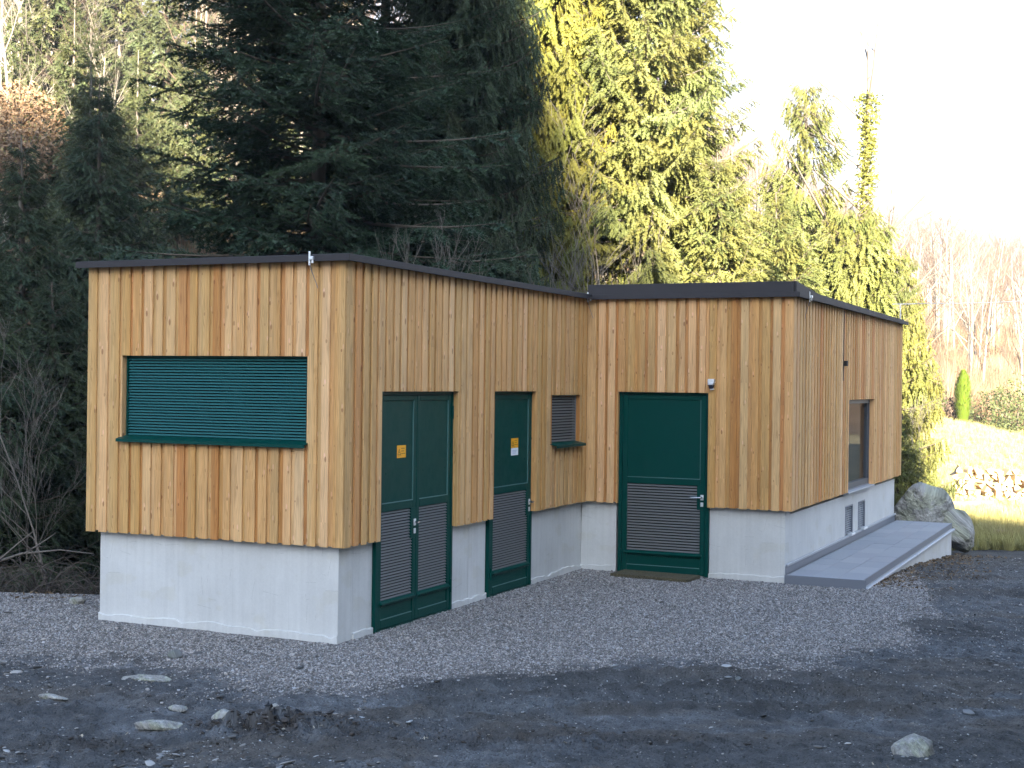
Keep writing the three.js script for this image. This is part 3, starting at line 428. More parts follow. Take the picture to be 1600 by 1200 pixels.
// a bough along +x, made of a limb, laterals and needled twigs. kind: fir (flat fans), spruce (hanging side twigs), weep (long curtains)
function bough(kind, L, seed, coarse = 1) {
  setSeed(seed); const bl = new Blades(), tb = new Tubes(), N = 7, axis = [], rad = [];
  const sag = kind === 'fir' ? R(0.02, 0.07) : R(0.1, 0.2), lift = kind === 'fir' ? R(0.0, 0.08) : R(0.1, 0.26), bend = R(-0.12, 0.12);
  const at = (t) => V(L * t, L * (-sag * Math.sin(t * 2.4) + lift * t * t * t * 0.6), L * bend * t * t);
  for (let i = 0; i <= N; i++) { axis.push(at(i / N)); rad.push(mix(0.012 * L + 0.004, 0.003, i / N)); } tb.path(axis, rad, 4);
  const len = (kind === 'fir' ? 0.046 : 0.044) * coarse, wid = (kind === 'fir' ? 0.0105 : 0.0115) * coarse, step = 0.02 * coarse;
  const gap = (kind === 'weep' ? 0.045 : 0.1) * Math.sqrt(coarse), n = Math.round(L * 0.84 / gap);
  for (let i = 0; i < n; i++) {
    const t = 0.14 + 0.86 * (i + rnd() * 0.6) / n, p = at(t), e = i % 2 ? 1 : -1;
    if (rnd() < 0.06) continue;
    if (kind === 'weep') {
      const ll = R(0.3, 0.85) * (0.5 + 0.7 * Math.min(1, L / 2)) * (1 - 0.45 * t), a = p.clone(), o = V(R(-0.05, 0.16), -1, e * R(0.0, 0.28)).normalize(); a.z += e * R(0, 0.1 + 0.12 * (1 - t)); const b = a.clone().addScaledVector(o, ll);
      tb.path([p, a.clone().lerp(b, 0.5), b], [0.004, 0.003, 0.0015], 3); bl.twig(a, b, len, wid, step * 0.85, V(1, 0, 0));
      for (let k = 0; k < ll / 0.16; k++) { const q = a.clone().lerp(b, R(0.1, 0.85)), r = q.clone().add(V(R(-0.09, 0.11), -R(0.1, 0.2), R(-0.08, 0.08))); bl.twig(q, r, len, wid, step, V(1, 0, 0)); }
      continue;
    }
    const ll = (0.42 * L * (1 - t) + 0.17) * R(0.7, 1.1), ang = R(0.75, 1.05), dn = kind === 'spruce' ? R(0.25, 0.8) : R(0.0, 0.42), o = V(Math.cos(ang), -dn, e * Math.sin(ang)).normalize(), b = p.clone().addScaledVector(o, ll); b.y += kind === 'fir' ? -ll * ll * 0.12 : -ll * 0.1;
    tb.path([p, b], [0.005, 0.0018], 3); bl.twig(p.clone().lerp(b, 0.1), b, len, wid, step, UP);
    const m = Math.round(ll / (0.075 * Math.sqrt(coarse)));
    for (let k = 0; k < m; k++) { const u = 0.12 + 0.88 * (k + rnd() * 0.5) / m, q = p.clone().lerp(b, u), f = k % 2 ? 1 : -1, sl = (0.34 * ll * (1 - u) + (kind === 'spruce' ? 0.13 : 0.09)) * R(0.8, 1.35), c = V(o.z * f * -1, 0, o.x * f).multiplyScalar(0.72).addScaledVector(o, 0.72); c.y -= kind === 'spruce' ? R(0.4, 1.5) : R(-0.15, 0.75); c.normalize(); bl.twig(q, q.clone().addScaledVector(c, sl), len, wid, step, kind === 'spruce' && c.y < -0.6 ? V(1, 0, 0) : UP); }
  }
  bl.twig(at(0.75), at(1), len, wid, step, UP);
  return { needles: bl.build(), limb: tb.build(), L };
}
const kinds = {}; const boughs = (kind) => kinds[kind] ||= [[0.8, 1], [1.6, 1], [2.8, 1.1]].map(([L, c], i) => [0, 1, 2].map((k) => bough(kind, L, (kind === 'fir' ? 100 : kind === 'spruce' ? 200 : 300) + i * 10 + k, c)));
const farBoughs = {}; const boughsFar = (kind) => farBoughs[kind] ||= [[1.2, 2.1], [2.2, 2.4]].map(([L, c], i) => [0, 1].map((k) => bough(kind, L, (kind === 'fir' ? 400 : 500) + i * 10 + k, c)));
const needleMat = (r, g, b) => new THREE.MeshPhysicalMaterial({ color: lin(r, g, b), roughness: 0.62, specularIntensity: 0.5, transmission: 0.22, thickness: 0, side: THREE.DoubleSide });
const darkSpruce = needleMat(0.045, 0.068, 0.034), firGreen = needleMat(0.034, 0.063, 0.033), spruceGreen = needleMat(0.15, 0.165, 0.05), weepGreen = needleMat(0.175, 0.18, 0.036), weepSoft = needleMat(0.15, 0.165, 0.045), yewGreen = needleMat(0.085, 0.115, 0.04), farGreen = needleMat(0.075, 0.09, 0.036);
const barkBump = texture(256, 256, (i, j) => fbm(i / 8, j / 24, 4, 160, 32, 11)); barkBump.repeat.set(4, 6);
const bark = std({ color: lin(0.10, 0.08, 0.062), roughness: 0.9 }), barkPale = std({ color: lin(0.19, 0.17, 0.145), roughness: 0.85 }), barkGrey = std({ color: lin(0.15, 0.13, 0.11), roughness: 0.9 }), twigBrown = std({ color: lin(0.09, 0.06, 0.045), roughness: 0.9 }), barkDark = std({ color: lin(0.06, 0.048, 0.04), roughness: 0.95 });
const M4 = new THREE.Matrix4(), Q1 = new THREE.Quaternion(), E1 = new THREE.Euler(), col = new THREE.Color();
function conifer(name, label, s, d, o) {
  // o: H height, Rm reach of the lowest boughs, y0 first whorl, kind, mat, seed, gap whorl spacing, n boughs per whorl, pow taper, cut highest detailed, lean, far
  const y = o.y ?? (landH(s, d) - 0.1), g = thing(name, label, 'tree', wx(s, d), y, wz(s, d), 0, o.group); setSeed(o.seed);
  const tb = new Tubes(), pts = [], rad = [], r0 = o.r0 ?? 0.011 * o.H + 0.02, bend = R(-0.15, 0.15); for (let i = 0; i <= 8; i++) { const t = i / 8; pts.push(V(bend * Math.sin(t * 3), t * o.H, bend * 0.6 * Math.sin(t * 2 + 1))); rad.push(mix(r0, 0.012, t)); } tb.path(pts, rad, 9); part('trunk', tb.build(), o.far ? barkGrey : bark, g);
  const sets = (o.far ? boughsFar : boughs)(o.kind), lists = new Map(), y0 = o.y0 ?? 0.6; let yy = y0;
  while (yy < o.H - 0.15) {
    const up = (yy - y0) / (o.H - y0), reach = o.Rm * Math.pow(1 - up, o.pow ?? 0.85) * (o.belly ? 1 - o.belly * Math.pow(1 - up, 6) : 1) + 0.12, n = Math.round((o.n ?? 6) * R(0.8, 1.2)), a0 = rnd() * 6.28;
    for (let k = 0; k < n; k++) {
      if (rnd() < (o.miss ?? 0.08)) continue;
      const az = a0 + k / n * 6.283 + R(-0.3, 0.3), L = Math.max(0.2, reach * R(0.72, 1.12)), set = sets.reduce((b, c) => (Math.abs(Math.log(c[0].L / L)) < Math.abs(Math.log(b[0].L / L)) ? c : b)), b = set[Math.floor(rnd() * set.length)], sc = L / b.L;
      const tilt = mix(o.lowTilt ?? -0.14, o.topTilt ?? 0.55, up) + R(-0.12, 0.12);
      E1.set(R(-0.45, 0.45), -az, tilt, 'YZX'); Q1.setFromEuler(E1); M4.compose(V(bend * Math.sin(yy / o.H * 3), yy + R(-0.12, 0.12), 0), Q1, V(sc, sc * R(0.85, 1.1), sc * R(0.85, 1.15)));
      if (!lists.has(b)) lists.set(b, []); lists.get(b).push(M4.clone());
    }
    yy += (o.gap ?? 0.4) * R(0.8, 1.2) * mix(1, 0.65, up);
  }
  const crown = new THREE.Group(); crown.name = 'crown'; g.add(crown);
  for (const [b, ms] of lists) { const a = instanced('needles', b.needles, o.mat, ms.length, crown), l = instanced('limbs', b.limb, o.limb ?? bark, ms.length, crown); ms.forEach((m, i) => { a.setMatrixAt(i, m); l.setMatrixAt(i, m); const f = R(0.78, 1.22), h = R(-0.1, 0.12); a.setColorAt(i, col.setRGB(f * (1 + h), f, f * (1 - h))); }); }
  return g;
}
function at(u, d) { return (u - 800) / 2197 * d; } // metres to the side for a bearing

// the trees behind the building
conifer('fir_tree', 'big dark fir rising behind the gable end, its trunk in the gap between its boughs', at(492, 20.5), 20.5, { H: 15.5, Rm: 3.3, y0: 1.2, kind: 'fir', mat: firGreen, seed: 601, gap: 0.44, n: 12, pow: 0.62, r0: 0.15, miss: 0.2 });
conifer('fir_tree', 'dark fir standing behind the biggest fir, its trunk over the double door', at(590, 25), 25, { H: 18, Rm: 3.2, y0: 1, kind: 'fir', mat: firGreen, seed: 602, gap: 0.46, n: 10, pow: 0.6, r0: 0.16, miss: 0.24 });
conifer('spruce_tree', 'slim dark spruce with a sunlit tip beyond the corner of the roof', at(150, 23.5), 23.5, { H: 8.2, Rm: 2.0, y0: 0.2, kind: 'spruce', mat: darkSpruce, seed: 603, gap: 0.26, n: 9 });
conifer('spruce_tree', 'small pointed spruce in front of the orange beech', at(28, 20), 20, { H: 6.7, Rm: 1.35, y0: 0.2, kind: 'spruce', mat: darkSpruce, seed: 604, gap: 0.23, n: 9 });
conifer('spruce_tree', 'low dark spruce at the picture edge beside the brambles', at(-50, 17.5), 17.5, { H: 5.0, Rm: 1.9, y0: 0.1, kind: 'spruce', mat: darkSpruce, seed: 605, gap: 0.24, n: 10 });
conifer('spruce_tree', 'low dark spruce touching the wall boards above the brambles', at(78, 19.5), 19.5, { H: 4.6, Rm: 1.6, y0: 0.1, kind: 'spruce', mat: darkSpruce, seed: 606, gap: 0.24, n: 10 });
conifer('weeping_spruce', 'shaded spruce with hanging twigs between fir and sunlit spruce', at(722, 25), 25, { H: 16, Rm: 1.9, y0: 0.8, kind: 'weep', mat: darkSpruce, seed: 607, gap: 0.30, n: 9, pow: 0.5 });
conifer('weeping_spruce', 'bright sunlit spruce with long curtains of hanging twigs', at(848, 28), 28, { H: 19, Rm: 1.55, y0: 1.5, kind: 'weep', mat: weepGreen, seed: 608, gap: 0.26, n: 10, pow: 0.4 });
conifer('spruce_tree', 'tall sunlit spruce with bare pale limbs against the white sky', at(1000, 28), 28, { H: 15, Rm: 2.7, y0: 1.2, kind: 'spruce', mat: spruceGreen, limb: barkGrey, seed: 609, gap: 0.33, n: 10, pow: 0.55, miss: 0.16, lowTilt: -0.25 });
conifer('spruce_tree', 'low sunlit spruce just above the parapet', at(1115, 27), 27, { H: 7.4, Rm: 2.4, y0: 0.4, kind: 'spruce', mat: spruceGreen, limb: barkGrey, seed: 610, gap: 0.26, n: 10 });
conifer('weeping_spruce', 'sunlit spruce with a narrow tufted top beside the ivy tree', at(1255, 33), 33, { H: 10, Rm: 1.5, y0: 0.6, kind: 'weep', mat: weepSoft, seed: 611, gap: 0.36, n: 8, pow: 0.42, miss: 0.38 });
conifer('spruce_tree', 'rounded sunlit spruce over the roof corner with the wire clamp', at(1208, 29), 29, { H: 7.0, Rm: 2.3, y0: 0.3, kind: 'spruce', mat: spruceGreen, seed: 612, gap: 0.26, n: 10 });
conifer('weeping_spruce', 'dense sunlit spruce under the ivy tree', at(1335, 31), 31, { H: 6.9, Rm: 2.15, y0: 0.3, kind: 'weep', mat: weepSoft, seed: 613, gap: 0.27, n: 10, pow: 0.5, miss: 0.22 });
conifer('spruce_tree', 'slim sunlit spruce at the far corner of the long wall', at(1416, 34), 34, { H: 6.2, Rm: 0.8, y0: 0.2, kind: 'weep', mat: weepSoft, seed: 614, gap: 0.3, n: 6 });
conifer('spruce_tree', 'young sunlit spruce low beside the boulder', at(1412, 26.5), 26.5, { H: 2.5, Rm: 0.75, y0: 0.1, kind: 'spruce', mat: spruceGreen, seed: 615, gap: 0.19, n: 9 });
conifer('spruce_tree', 'dark spruce low behind the service doors roof', at(690, 29), 29, { H: 7.5, Rm: 2.1, y0: 0.4, kind: 'spruce', mat: yewGreen, seed: 617, gap: 0.30, n: 9 });
conifer('spruce_tree', 'shaded spruce over the inner corner of the roofs', at(880, 31), 31, { H: 5.5, Rm: 1.7, y0: 0.4, kind: 'spruce', mat: yewGreen, seed: 618, gap: 0.29, n: 9 });

// bare broadleaved trees
function bareGeo(seed, H, spread, upright, levels, thin = 1) {
  setSeed(seed); const trunk = new Tubes(), br = new Tubes();
  const grow = (p, dir, L, r, lv) => {
    const n = lv === 0 ? 6 : 3, pts = [p.clone()], rad = [r], q = p.clone(), dd = dir.clone();
    for (let i = 1; i <= n; i++) { dd.add(V(R(-1, 1), R(-0.6, 0.9) * upright, R(-1, 1)).multiplyScalar(lv === 0 ? 0.07 : 0.16)).normalize(); q.addScaledVector(dd, L / n); pts.push(q.clone()); rad.push(mix(r, r * (lv === 0 ? 0.25 : 0.3), i / n)); }
    (lv === 0 ? trunk : br).path(pts, rad, lv === 0 ? 7 : lv === 1 ? 5 : 3);
    if (lv < levels) { const k = lv === 0 ? Math.round(R(9, 13)) : Math.round(R(4, 6)); for (let i = 0; i < k; i++) { const t = lv === 0 ? mix(0.28, 1, (i + rnd()) / k) : R(0.25, 1), f = t * n, a = Math.min(n - 1, Math.floor(f)), b = pts[a].clone().lerp(pts[a + 1], f - a), nd = V(R(-1, 1), 0, R(-1, 1)).normalize().multiplyScalar(spread).addScaledVector(dd, 0.75).add(V(0, upright * 0.35, 0)).normalize(); grow(b, nd, L * (lv === 0 ? R(0.26, 0.46) * (1.15 - 0.5 * t) : R(0.4, 0.66)), Math.max(0.004 * thin, mix(r, r * 0.3, t) * 0.5), lv + 1); } }
  };
  grow(V(0, -0.2, 0), V(R(-0.05, 0.05), 1, R(-0.05, 0.05)).normalize(), H, 0.012 * H * thin, 0); return [trunk.build(), br.build()];
}
function bareTree(name, label, s, d, geos, mats, turn, sc, group, lean = 0, cat = 'tree') { const g = thing(name, label, cat, wx(s, d), landH(s, d) - 0.05, wz(s, d), turn, group); g.scale.setScalar(sc); g.rotation.z = lean; part('trunk', geos[0], mats[0], g); part('branches', geos[1], mats[1], g); return g; }
const bare = [bareGeo(701, 10, 0.75, 0.7, 3), bareGeo(702, 10, 0.6, 1, 3), bareGeo(703, 10, 0.85, 0.5, 3), bareGeo(704, 10, 0.55, 0.9, 3)];
const shrub = [bareGeo(711, 2, 0.42, 1.1, 3, 0.42), bareGeo(712, 2, 0.55, 0.9, 3, 0.42)];
const ivyTree = bareTree('bare_tree', 'tall bare tree with ivy on its trunk against the white sky', at(1345, 33), 33, bareGeo(721, 11, 0.9, 0.5, 3, 1.05), [barkGrey, barkGrey], 0.6, 1);
{ // ivy on that trunk
  const bl = new Blades(), tp = ivyTree.children[0].geometry.attributes.position, mids = []; for (let k = 0; k < tp.count / 7; k++) { const m = V(); for (let j = 0; j < 7; j++) m.add(V().fromBufferAttribute(tp, k * 7 + j)); mids.push(m.multiplyScalar(1 / 7)); } const stem = (yy) => { let k = 1; while (k < mids.length - 1 && mids[k].y < yy) k++; return mids[k - 1].clone().lerp(mids[k], clamp((yy - mids[k - 1].y) / (mids[k].y - mids[k - 1].y))); }; setSeed(722); for (let i = 0; i < 6500; i++) { const a = rnd() * 6.28, r = R(0.05, 0.3) * (0.7 + 0.5 * noise(a, i / 500)), yy = mix(1.5, 9.6, Math.pow(rnd(), 1.2)), st = stem(yy), bush = 0.45 + 1.3 * noise(yy * 1.3, 4.4), x = st.x + Math.cos(a) * r * bush, z = st.z + Math.sin(a) * r * bush, t = V(R(-1, 1), R(-1, 0.3), R(-1, 1)).normalize(); bl.needle(x, yy, z, t.x, t.y, t.z, R(-0.04, 0.04), 0.02, R(-0.04, 0.04), R(0.07, 0.12)); }
  const iv = part('ivy', bl.build(), weepGreen, ivyTree); iv.userData.kind = 'stuff'; }
bareTree('bare_tree', 'pale leaning bare tree beyond the far roof corner', at(1428, 42), 42, bareGeo(723, 8.5, 0.7, 0.6, 3), [barkPale, barkGrey], 2.0, 1, undefined, -0.16);
bareTree('bare_tree', 'bare tree with upright pale twigs between the spruces', at(1182, 44), 44, bare[1], [barkPale, barkGrey], 1, 0.95);
bareTree('bare_shrub', 'small bare shrub sticking up behind the roof edge', at(668, 19), 19, shrub[0], [barkGrey, barkGrey], 0.3, 2.0, undefined, 0, 'shrub');
bareTree('bare_shrub', 'sunlit bare shrub above the start of the parapet', at(925, 26), 26, shrub[1], [barkPale, barkPale], 1.3, 3.5, undefined, -0.3, 'shrub');
bareTree('bare_shrub', 'bare shrub behind the inner roof corner', at(860, 22.5), 22.5, shrub[0], [barkGrey, barkGrey], 2.3, 2.1, undefined, 0, 'shrub');
bareTree('bare_shrub', 'tall grey bare shrub against the wall end of the gable', at(96, 16.4), 16.4, shrub[1], [barkGrey, barkGrey], 0.9, 1.75, undefined, 0.12, 'shrub');
bareTree('bare_shrub', 'spindly bare shrub among the brambles', at(40, 16.8), 16.8, shrub[0], [barkGrey, barkGrey], 2.9, 1.5, undefined, -0.1, 'shrub');
bareTree('bare_shrub', 'sunlit bare shrub beside the boulder', at(1432, 27.5), 27.5, shrub[0], [barkPale, barkPale], 1.9, 1.3, undefined, -0.3, 'shrub');

// orange beech with last year's leaves
const leafQuad = (n, rx, ry, seed, size) => { const bl = new Blades(); setSeed(seed); for (let i = 0; i < n; i++) { const a = V(R(-1, 1), R(-1, 1), R(-1, 1)); if (a.length() > 1) { i--; continue; } const l = a.length(); a.multiplyScalar(Math.pow(l, -0.35) * (0.8 + 0.4 * noise(a.x * 3 + 9, a.y * 3 + a.z * 3 + 9, 5))); const t = V(R(-1, 1), R(-1, 1), R(-1, 1)).normalize(); bl.needle(a.x * rx, a.y * ry, a.z * rx, t.x, t.y, t.z, R(-size, size) / 2, R(-size, size) / 3, R(-size, size) / 2, size * R(0.8, 1.4)); } return bl.build(); };
{ const g = bareTree('beech_tree', 'sunlit beech with orange brown leaves behind the small spruce', at(20, 45), 45, bareGeo(731, 6.6, 0.7, 0.6, 2), [barkGrey, barkGrey], 0.4, 1); const m = part('foliage', leafQuad(6500, 1.7, 1.75, 732, 0.13), std({ color: lin(0.235, 0.15, 0.085), roughness: 0.8, side: THREE.DoubleSide }), g, 0, 4.7, 0); m.userData.kind = 'stuff'; }

// woods on the slopes
setSeed(740);
const slope = 'bare trees on the wooded slope', farPine = 'conifers on the wooded slope', farConifer = [];
for (let i = 0; i < 34; i++) { const u = R(-20, 760), d = R(42, 84), r = rnd(); bareTree('slope_tree', 'bare tree with pale twigs on the sunlit slope behind the firs', at(u, d), d, bare[i % 4], r < 0.4 ? [barkPale, barkPale] : [barkGrey, twigBrown], rnd() * 6, R(0.75, 1.05), slope); }
for (const [u, d, sc] of [[12, 54, 1.2], [26, 56, 1.1], [42, 52, 1.0], [62, 57, 1.1], [80, 55, 1.0]]) bareTree('slope_tree', 'bare tree with white trunk at the edge above the orange beech', at(u, d), d, bare[(u >> 2) % 4], [barkPale, barkPale], u, sc, 'white trunks above the beech');
const protoFar = [];
for (const [u, d, H, sd] of [[70, 52, 13, 1], [110, 46, 9.5, 2], [250, 58, 12, 3], [420, 62, 13, 4], [520, 70, 14, 5], [640, 60, 11, 6], [180, 66, 14, 7], [330, 76, 14, 8], [720, 72, 13, 9], [1050, 70, 12, 10], [1290, 60, 8.5, 11], [35, 60, 15, 12], [135, 40, 9, 13], [95, 70, 15, 14], [300, 48, 9, 15], [210, 45, 8, 16], [455, 52, 10, 17]]) conifer('slope_conifer', u > 1000 ? 'hazy conifer beyond the sunlit spruces' : 'sunlit conifer on the slope behind the firs', at(u, d), d, { H, Rm: H * 0.19, y0: 0.4, kind: 'spruce', mat: farGreen, seed: 750 + sd, gap: 0.45, n: 9, far: true, group: farPine });
setSeed(760);
for (let i = 0; i < 34; i++) { const u = i < 12 ? R(1010, 1420) : R(1400, 1630), d = i < 12 ? R(70, 130) : R(74, 150); bareTree('hillside_tree', 'bare tree with pale trunk on the hillside beyond the meadow', at(u, d), d, bare[i % 4], rnd() < 0.6 ? [barkPale, twigBrown] : [barkPale, barkPale], rnd() * 6, R(0.6, 1.0), 'bare trees beyond the meadow'); }
{ // the far wood and the brush under it, one mass
  const wood = new THREE.Group(); wood.name = 'distant_woods'; tag(wood, 'mass of bare woodland covering the far ridge', 'woods', undefined, 'stuff'); scene.add(wood);
  bare.forEach((b, k) => { const n = 110, a = instanced('trunks', b[0], barkPale, n, wood), c = instanced('twigs', b[1], twigBrown, n, wood); for (let i = 0; i < n; i++) { const q = k < 3 ? R(0.12, 0.42) : R(-0.42, 0.14), w = sstep(q, 0.06, 0.24), d = mix(R(60, 100), R(110, 262), w), s = q * d; E1.set(0, rnd() * 6.28, 0); Q1.setFromEuler(E1); M4.compose(V(wx(s, d), landH(s, d) - 0.2, wz(s, d)), Q1, V(1, 1, 1).multiplyScalar(R(0.8, 1.15))); a.setMatrixAt(i, M4); c.setMatrixAt(i, M4); } });
  const bl = new Blades(); setSeed(761); for (let i = 0; i < 240; i++) { const a = rnd() * 6.28, e = R(0.4, 1.5), r = R(0, 0.35); bl.needle(Math.cos(a) * r, 0, Math.sin(a) * r, Math.cos(a) * Math.cos(e), Math.sin(e), Math.sin(a) * Math.cos(e), Math.sin(a) * 0.012, 0, -Math.cos(a) * 0.012, R(0.4, 1.25)); }
  const brushGeo = bl.build(), brush = instanced('brush', brushGeo, std({ color: lin(0.16, 0.112, 0.072), roughness: 0.9, side: THREE.DoubleSide }), 5200, scene); tag(brush, 'dry brown brush covering the slopes under the trees', 'brush', undefined, 'stuff'); brush.name = 'slope_brush';
  for (let i = 0; i < 5200; i++) { let q = R(-0.42, 0.42), w = sstep(q, 0.06, 0.24), d0 = mix(30, 68, w), d = d0 + Math.pow(rnd(), 1.4) * mix(60, 190, w), s = q * d; const k = R(0.7, 1.8) * mix(1, 1.5, w); E1.set(R(-0.2, 0.2), rnd() * 6.28, R(-0.2, 0.2)); Q1.setFromEuler(E1); M4.compose(V(wx(s, d), landH(s, d) - 0.1, wz(s, d)), Q1, V(k, k, k)); brush.setMatrixAt(i, M4); const f = R(0.6, 1.4), h = R(-0.15, 0.2); brush.setColorAt(i, col.setRGB(f * (1 + h), f, f * (1 - h))); }
  const gt = new Blades(); setSeed(762); for (let i = 0; i < 46; i++) { const a = rnd() * 6.28, e = R(0.7, 1.5), r = R(0, 0.09); gt.needle(Math.cos(a) * r, 0, Math.sin(a) * r, Math.cos(a) * Math.cos(e), Math.sin(e), Math.sin(a) * Math.cos(e), Math.sin(a) * 0.006, 0, -Math.cos(a) * 0.006, R(0.1, 0.3)); }
  const grass = instanced('meadow_grass', gt.build(), std({ color: lin(0.34, 0.31, 0.12), roughness: 0.9, side: THREE.DoubleSide }), 9000, scene); tag(grass, 'pale dry grass of the sunlit meadow', 'grass', undefined, 'stuff');
  for (let i = 0; i < 9000; i++) { const near = i < 1500, d = near ? R(24.5, 32) : R(30, 68), s = d * R(near ? 0.3 : 0.2, 0.42), k = near ? R(0.8, 1.5) : R(0.5, 1.1); E1.set(R(-0.2, 0.2), rnd() * 6.28, R(-0.2, 0.2)); Q1.setFromEuler(E1); M4.compose(V(wx(s, d), landH(s, d) - 0.02, wz(s, d)), Q1, V(k, k, k)); grass.setMatrixAt(i, M4); const f = R(0.65, 1.3); grass.setColorAt(i, col.setRGB(f, f, f)); }
}
{ // columnar thuja and hedge shrubs on the meadow edge
  const thuja = thing('thuja', 'bright green columnar thuja on the meadow edge', 'tree', wx(at(1505, 62), 62), landH(at(1505, 62), 62) - 0.05, wz(at(1505, 62), 62)); const bl = new Blades(); setSeed(770); const rr = (t) => 0.36 * Math.pow(Math.sin(Math.min(1, t * 1.25 + 0.25) * Math.PI * (t > 0.6 ? 0.5 + (t - 0.6) * 1.25 : 0.5)), 0.8);
  for (let i = 0; i < 4200; i++) { const t = rnd(), a = rnd() * 6.28, r = rr(t) * Math.sqrt(R(0.35, 1)) * (0.85 + 0.3 * noise(a * 2, t * 9)), n = V(Math.cos(a) * 0.5, R(0.5, 1.2), Math.sin(a) * 0.5).normalize(); bl.needle(Math.cos(a) * r, t * 2.35, Math.sin(a) * r, n.x, n.y, n.z, Math.sin(a) * 0.025, 0, -Math.cos(a) * 0.025, R(0.08, 0.18)); }
  const f = part('foliage', bl.build(), needleMat(0.11, 0.17, 0.012), thuja); f.userData.kind = 'stuff'; part('trunk', new Tubes().path([V(0, -0.1, 0), V(0, 1.8, 0)], [0.06, 0.02], 6).build(), bark, thuja);
  for (const [u, d, w, h, label] of [[1478, 63, 0.8, 0.55, 'low brown shrub at the foot of the thuja'], [1560, 64, 1.3, 1.1, 'rounded green shrub between thuja and picture edge'], [1590, 62, 1.1, 1.5, 'large green shrub at the picture edge of the meadow'], [1440, 60, 1.0, 1.2, 'green shrub on the meadow bank near the bare trunks']]) { const g = thing('meadow_shrub', label, 'shrub', wx(at(u, d), d), landH(at(u, d), d), wz(at(u, d), d)); const m = part('foliage', leafQuad(1500, w, h, u, 0.12), u === 1478 ? twigBrown : needleMat(0.08, 0.1, 0.035), g, 0, h * 0.7, 0); m.userData.kind = 'stuff'; part('stem', new Tubes().path([V(0, -0.1, 0), V(0.05, h, 0)], [0.05, 0.02], 5).build(), bark, g); }
}

// ---------------------------------------------------------------- stones, logs, litter
function rock(seed, detail, sx, sy, sz, rough = 0.35, facets = 5) {
  setSeed(seed); let g = new THREE.IcosahedronGeometry(1, detail); g.deleteAttribute('uv'); g.deleteAttribute('normal'); g = mergeVertices(g, 1e-4); const p = g.attributes.position, v = V(), planes = []; for (let i = 0; i < facets; i++) planes.push([V(R(-1, 1), R(-0.6, 1), R(-1, 1)).normalize(), R(0.5, 0.88)]);
  for (let i = 0; i < p.count; i++) { v.fromBufferAttribute(p, i); let r = 1 + rough * (fbm(v.x * 1.6 + seed, v.y * 1.6 + v.z * 1.3 + 40, 4, seed) - 0.5) + rough * 0.25 * (fbm(v.x * 7 + seed, v.y * 7 + v.z * 5 + 40, 3, seed + 3) - 0.5); v.multiplyScalar(r); for (const [n, h] of planes) { const t = v.dot(n) - h; if (t > 0) v.addScaledVector(n, -t * 0.9); } p.setXYZ(i, v.x * sx, v.y * sy, v.z * sz); }
  g.computeVertexNormals(); const uv = new Float32Array(p.count * 2); for (let i = 0; i < p.count; i++) { uv[i * 2] = p.getX(i) + (sy < 0.7 * sx ? p.getY(i) * 0.5 : p.getZ(i) * 0.4); uv[i * 2 + 1] = sy < 0.7 * sx ? p.getZ(i) + p.getY(i) * 0.5 : p.getY(i) + p.getZ(i) * 0.6; } g.setAttribute('uv', new THREE.BufferAttribute(uv, 2)); return g;
}
const rockMap = texture(512, 512, (i, j) => { const a = fbm(i / 64, j / 64, 5, 170, 8, 8), b = fbm(i / 10, j / 10, 3, 171, 52, 52), moss = sstep(fbm(i / 90 + 3, j / 90, 4, 172), 0.55, 0.68); const v = 0.24 + 0.34 * (a - 0.4) + 0.2 * (b - 0.5), vein = sstep(Math.abs(fbm(i / 80, j / 80, 3, 174, 6, 6) - 0.5), 0.02, 0) * 0.15; return [v + vein, (v + vein) * (0.98 + 0.04 * moss), (v + vein) * (0.92 - 0.1 * moss)]; }, true);
const rockBump = texture(512, 512, (i, j) => fbm(i / 32, j / 32, 6, 173, 16, 16));
const rockMat = std({ map: rockMap, bumpMap: rockBump, bumpScale: 0.07, roughness: 0.9 });
const fineRock = rockMap.clone(); fineRock.repeat.set(5, 5); fineRock.needsUpdate = true; const fineBump = rockBump.clone(); fineBump.repeat.set(4, 4); fineBump.needsUpdate = true;
const paleStone = std({ map: fineRock, color: lin(1.0, 1.0, 1.0), bumpMap: fineBump, bumpScale: 0.02, roughness: 0.85 }), darkStone = std({ map: rockMap, color: lin(0.45, 0.48, 0.52), roughness: 0.85 });
function stone(name, label, s, d, geo, mat, lift, turn = 0, cat = 'stone') { const m = new THREE.Mesh(geo, mat); m.name = numbered(name); m.position.set(wx(s, d), yardH(s, d) + lift, wz(s, d)); m.rotation.y = turn; tag(m, label, cat); scene.add(m); return m; }
stone('boulder', 'large grey boulder behind the end of the paved platform', 6.86, 23.6, rock(801, 5, 0.62, 0.6, 0.5, 0.45, 7), rockMat, 0.6, 0.4, 'boulder');
stone('boulder', 'smaller grey boulder leaning against the large boulder', 7.38, 23.3, rock(802, 4, 0.3, 0.42, 0.3, 0.4, 6), rockMat, 0.34, 1.4, 'boulder');
stone('stone', 'flat pale slab of stone in the mud at the front', -2.28, 9.15, rock(803, 4, 0.16, 0.036, 0.09, 0.7, 8), paleStone, 0.008, 0.5);
stone('stone', 'upright pale stone beside the mud clods', -1.9, 9.4, rock(804, 4, 0.08, 0.075, 0.06, 0.8, 9), paleStone, 0.035, 0.2);
stone('stone', 'half buried pale stone at the bottom edge near the corner', 2.5, 8.75, rock(805, 4, 0.2, 0.1, 0.12, 0.8, 9), paleStone, 0.02, 0.9);
stone('stone', 'small dark stone lying alone on the gravel', -2.72, 11.5, rock(806, 2, 0.07, 0.04, 0.05, 0.4, 6), darkStone, 0.03, 0.4);
